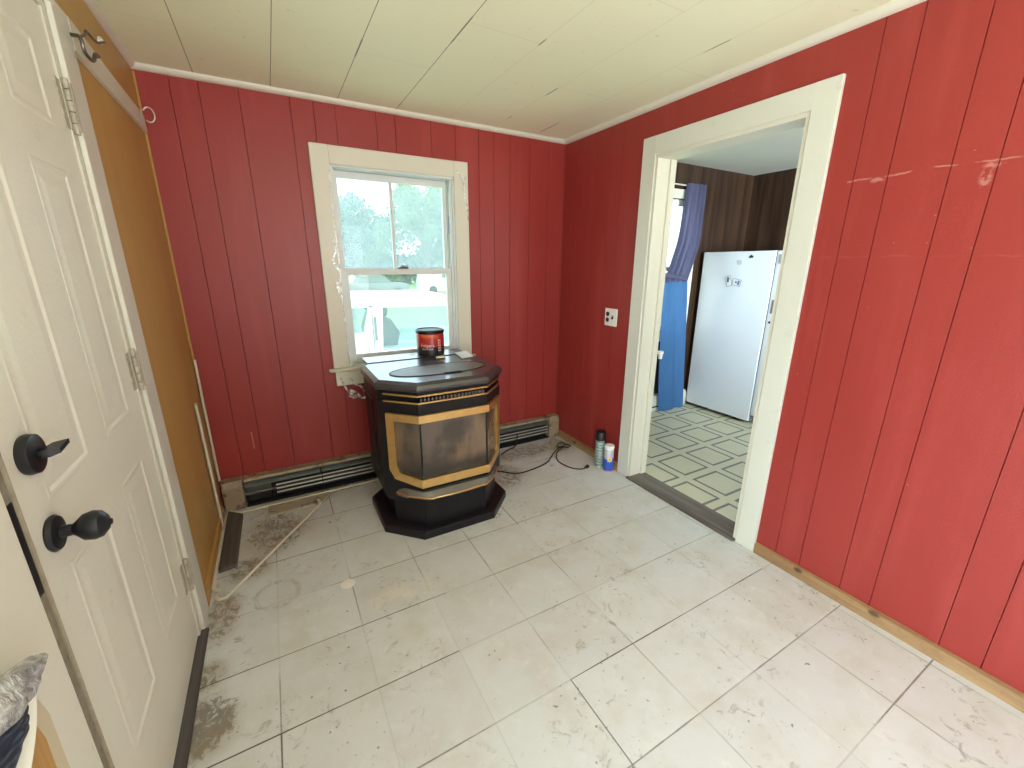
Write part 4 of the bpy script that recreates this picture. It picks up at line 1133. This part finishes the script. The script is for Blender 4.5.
for x in (-3.0, 1.15):
    for y in (ty0 + .02, ty1 - .24):
        w_ = MB().lathe([(.20, 0), (.33, 0), (.36, .03), (.36, .19), (.33, .22), (.20, .22)], (x, y - .01, OUT + .361), 'y', 32).build('wheel', 'tyre', T)
        MB().lathe([(.19, -.004), (.19, .224)], (x, y - .01, OUT + .361), 'y', 24).build('hub', 'alu', w_)
# distant vehicles
def far_car(loc, mat, label, van=False):
    K = thing('parked_car', loc, label, 'car'); x, y, z = loc
    L, Wd = 2.0, 1.6
    prof = [(-L, .28), (L, .28), (L, .75), (L - .15, .88), (.95, .95), (-L + .1, .95), (-L, .8)]
    if van: prof = [(-L, .28), (L, .28), (L, .85), (1.3, 1.05), (.9, 1.1), (-L, 1.1)]
    MB().prism([(x + a, z + b) for a, b in prof], 'y', y, y + Wd, .05, 2).build('body', mat, K, 30)
    cb = [(-1.3, .93), (.95, .93), (.35, 1.42), (.1, 1.46), (-.85, 1.46), (-1.0, 1.42)] if not van else [(-L + .02, 1.08), (1.25, 1.08), (.7, 1.72), (.5, 1.78), (-L + .1, 1.78)]
    MB().prism([(x + a, z + b) for a, b in cb], 'y', y + .1, y + Wd - .1, .04, 2).build('cabin', mat, K, 30)
    zb = .98 if not van else 1.14; zt_ = 1.37 if not van else 1.62
    for a, b in (((-.95, -.15), (-.08, .5)) if not van else ((-.6, .1), (.2, .8))):
        MB().prism([(x + a + .05, z + zb), (x + b + .03, z + zb), (x + b - .07, z + zt_), (x + a + .10, z + zt_)], 'y', y + .085, y + .097).build('side_window', 'cargrey', K, 0)
    for q_ in (-1.25, 1.25):
        for yy in (y - .01, y + Wd - .2): MB().lathe([(.2, 0), (.30, 0), (.33, .03), (.33, .18), (.3, .21), (.2, .21)], (x + q_, yy, z + .331), 'y', 20).build('wheel', 'tyre', K)
far_car((3.9, 25.0, OUT), 'cargrey', 'grey car parked across the lawn, seen left through the lower window pane')
far_car((9.3, 26.5, OUT), 'carwhite', 'white van parked across the lawn, seen right through the lower window pane', True)
# trees
def tree(loc, hgt, rad, label, mat, seed, n=7000, leaf=.19):
    rr = random.Random(seed); x, y, z = loc
    K = thing('tree', loc, label, 'tree', 'trees beyond the lawn')
    trunk_top = z + hgt * .55
    m = MB().tube(spline([(x, y, z), (x + .1, y, z + hgt * .25), (x - .1, y + .1, trunk_top)], 6), [.30 - .012 * i for i in range(13)], 10)
    lumps = []
    for k in range(16):
        a = rr.uniform(0, 2 * PI); rz = rr.uniform(.22, .92); rad_ = rad * (1 - abs(rz - .5) * 1.05) * rr.uniform(.45, .95)
        c = Vector((x + rad_ * math.cos(a), y + rad_ * math.sin(a), z + hgt * (.12 + .80 * rz))); lumps.append((c, rad * rr.uniform(.32, .52)))
        if k < 9: m.tube([(x, y, z + hgt * .3 + k * .1), tuple(Vector((x, y, z + hgt * .45)).lerp(c, .5)), tuple(c)], [.10, .06, .02], 6)
    m.build('trunk', 'bark', K)
    f_ = MB()
    for i in range(n):
        c, lr = rr.choice(lumps)
        d = Vector((rr.gauss(0, 1), rr.gauss(0, 1), rr.gauss(0, 1))).normalized(); p = c + d * lr * rr.uniform(.55, 1.05)
        u = Vector((rr.gauss(0, 1), rr.gauss(0, 1), rr.gauss(0, 1))).normalized(); v = u.cross(d + Vector((.01, 0, 0))).normalized()
        s_ = leaf * rr.uniform(.6, 1.3)
        f_.quad(p - u * s_, p + v * s_ * .5, p + u * s_, p - v * s_ * .5)
    f_.build('foliage', mat, K, 0)
tree((2.6, 36, OUT), 7.2, 3.0, 'blue-green tree filling the left pane of the upper window sash', 'leaf', 1)
tree((8.8, 30, OUT), 8.2, 3.0, 'yellow-green tree seen in the right pane of the upper window sash', 'leaf2', 2)
tree((12.5, 37, OUT), 8.0, 3.4, 'tree at the right edge of the view through the upper window sash', 'leaf', 3, 3500)
tree((-4.5, 40, OUT), 6.2, 3.0, 'lower tree at the left edge of the view through the window', 'leaf2', 4, 3500)
tree((6.2, 45, OUT), 8.6, 4.5, 'taller tree standing behind the gap between the two front trees', 'leaf', 5, 4500, .28)

def shrub(loc, w_, hgt, label, mat, seed):
    rr = random.Random(seed); K = thing('shrub', loc, label, 'shrub', 'shrubs beyond the lawn'); m = MB(); f_ = MB(); x, y, z = loc
    for k in range(7):
        a = rr.uniform(0, 6.28); m.tube([(x + .1 * math.cos(a), y + .1 * math.sin(a), z), (x + w_ * .3 * math.cos(a), y + .3 * math.sin(a), z + hgt * .7)], [.05, .015], 6)
    m.build('stem', 'bark', K)
    for i in range(2600):
        a = rr.uniform(0, 6.28); q_ = math.sqrt(rr.random()); h_ = rr.random() ** .8
        p = Vector((x + w_ * q_ * math.cos(a) * (1 - .35 * h_), y + 1.2 * q_ * math.sin(a), z + .1 + hgt * h_ * (1 - .35 * q_ * q_)))
        u = Vector((rr.gauss(0, 1), rr.gauss(0, 1), rr.gauss(0, 1))).normalized(); v = u.cross(Vector((rr.gauss(0, 1), 1, .3))).normalized(); s_ = rr.uniform(.10, .22)
        f_.quad(p - u * s_, p + v * s_ * .5, p + u * s_, p - v * s_ * .5)
    f_.build('foliage', mat, K, 0)
shrub((5.9, 33.2, OUT), 1.9, 3.4, 'rounded shrub between the two front trees, seen by the centre of the window', 'leaf2', 11)
shrub((10.4, 42, OUT), 2.4, 3.2, 'rounded shrub at the right end of the lawn, seen beside the window frame', 'leaf', 12)
# ------------------------------------------------------------------ light
wd = bpy.data.worlds.new('sky'); bpy.context.scene.world = wd; wd.use_nodes = True
nt = wd.node_tree; nt.nodes.clear()
tc = nt.nodes.new('ShaderNodeTexCoord'); sx = nt.nodes.new('ShaderNodeSeparateXYZ'); nt.links.new(tc.outputs['Generated'], sx.inputs[0])
mr = nt.nodes.new('ShaderNodeMapRange'); nt.links.new(sx.outputs[2], mr.inputs[0]); mr.inputs[1].default_value = 0; mr.inputs[2].default_value = .9
mx = nt.nodes.new('ShaderNodeMix'); mx.data_type = 'RGBA'; nt.links.new(mr.outputs[0], mx.inputs[0])
mx.inputs[6].default_value = (.80, .93, 1.0, 1); mx.inputs[7].default_value = (.48, .72, 1.0, 1)
bg = nt.nodes.new('ShaderNodeBackground'); nt.links.new(mx.outputs[2], bg.inputs[0]); bg.inputs[1].default_value = 3.3
wo = nt.nodes.new('ShaderNodeOutputWorld'); nt.links.new(bg.outputs[0], wo.inputs[0])
def lamp(name, typ, loc, d, energy, col, **kw):
    l = bpy.data.lights.new(name, typ); l.energy = energy; l.color = col
    for k, v in kw.items(): setattr(l, k, v)
    o = bpy.data.objects.new(name, l); C.objects.link(o); o.location = loc
    o.rotation_euler = Vector(d).to_track_quat('-Z', 'Y').to_euler(); return o
lamp('sun', 'SUN', (0, -10, 20), (-.55, .25, -1.0), 8, (1, .97, .90), angle=math.radians(1.5))
lamp('front_fill', 'AREA', (-1.3, YF - .10, 1.375), (0, 1, -.35), 6, (.88, .95, 1.0), shape='RECTANGLE', size=1.36, size_y=1.3)  # added fill lamp for the room, set in the added front window
lamp('front_up_fill', 'AREA', (-1.3, YF - .105, 1.375), (-.12, .70, 1.0), 43, (1.0, .985, .90), shape='RECTANGLE', size=1.36, size_y=1.3, spread=math.radians(125))  # added upward fill that brightens the ceiling from the front
lamp('side_fill', 'AREA', (XL - .10, -3.6, .70), (1, .32, -.20), 26, (.72, .91, 1.0), shape='RECTANGLE', size=.96, size_y=1.06, spread=math.radians(120))  # added fill, kept low to brighten the lower right wall
lamp('side_up_fill', 'AREA', (XL - .105, -3.6, .70), (.5, .5, 1.0), 9, (1.0, 1.0, .78), shape='RECTANGLE', size=.96, size_y=1.06)  # second added side lamp, tilted up to fill the ceiling
lamp('kitchen_fill', 'AREA', (.80, -3.29, 1.42), (.55, 1, -.05), 31, (.72, .88, 1.0), shape='RECTANGLE', size=.56, size_y=1.2, spread=math.radians(75))  # added fill aimed at the freezer from out of view
lamp('kitchen_up_fill', 'AREA', (1.3, -3.295, 1.42), (.2, 1, .9), 17, (1.0, .98, .78), shape='RECTANGLE', size=1.1, size_y=1.2, spread=math.radians(120))  # added upward fill for the kitchen ceiling and floor

# ------------------------------------------------------------------ camera and view
f = 416.364
R = Matrix(((0.87127349, 0.13121549, -0.47293235), (-0.4907785, 0.24147946, -0.8371524), (0.00435609, 0.96149372, 0.27479239)))
cd = bpy.data.cameras.new('camera'); cd.sensor_fit = 'HORIZONTAL'; cd.sensor_width = 36; cd.lens = f / 1024 * 36; cd.clip_start = .02; cd.clip_end = 300
cam = bpy.data.objects.new('camera', cd); C.objects.link(cam)
cam.matrix_world = Matrix.Translation((-2.00398364, -2.77454308, 1.41881093)) @ R.to_4x4()
sc = bpy.context.scene; sc.camera = cam
sc.view_settings.view_transform = 'Standard'; sc.view_settings.look = 'None'; sc.view_settings.gamma = 1; sc.view_settings.use_curve_mapping = False
sc.view_settings.exposure = 0.50
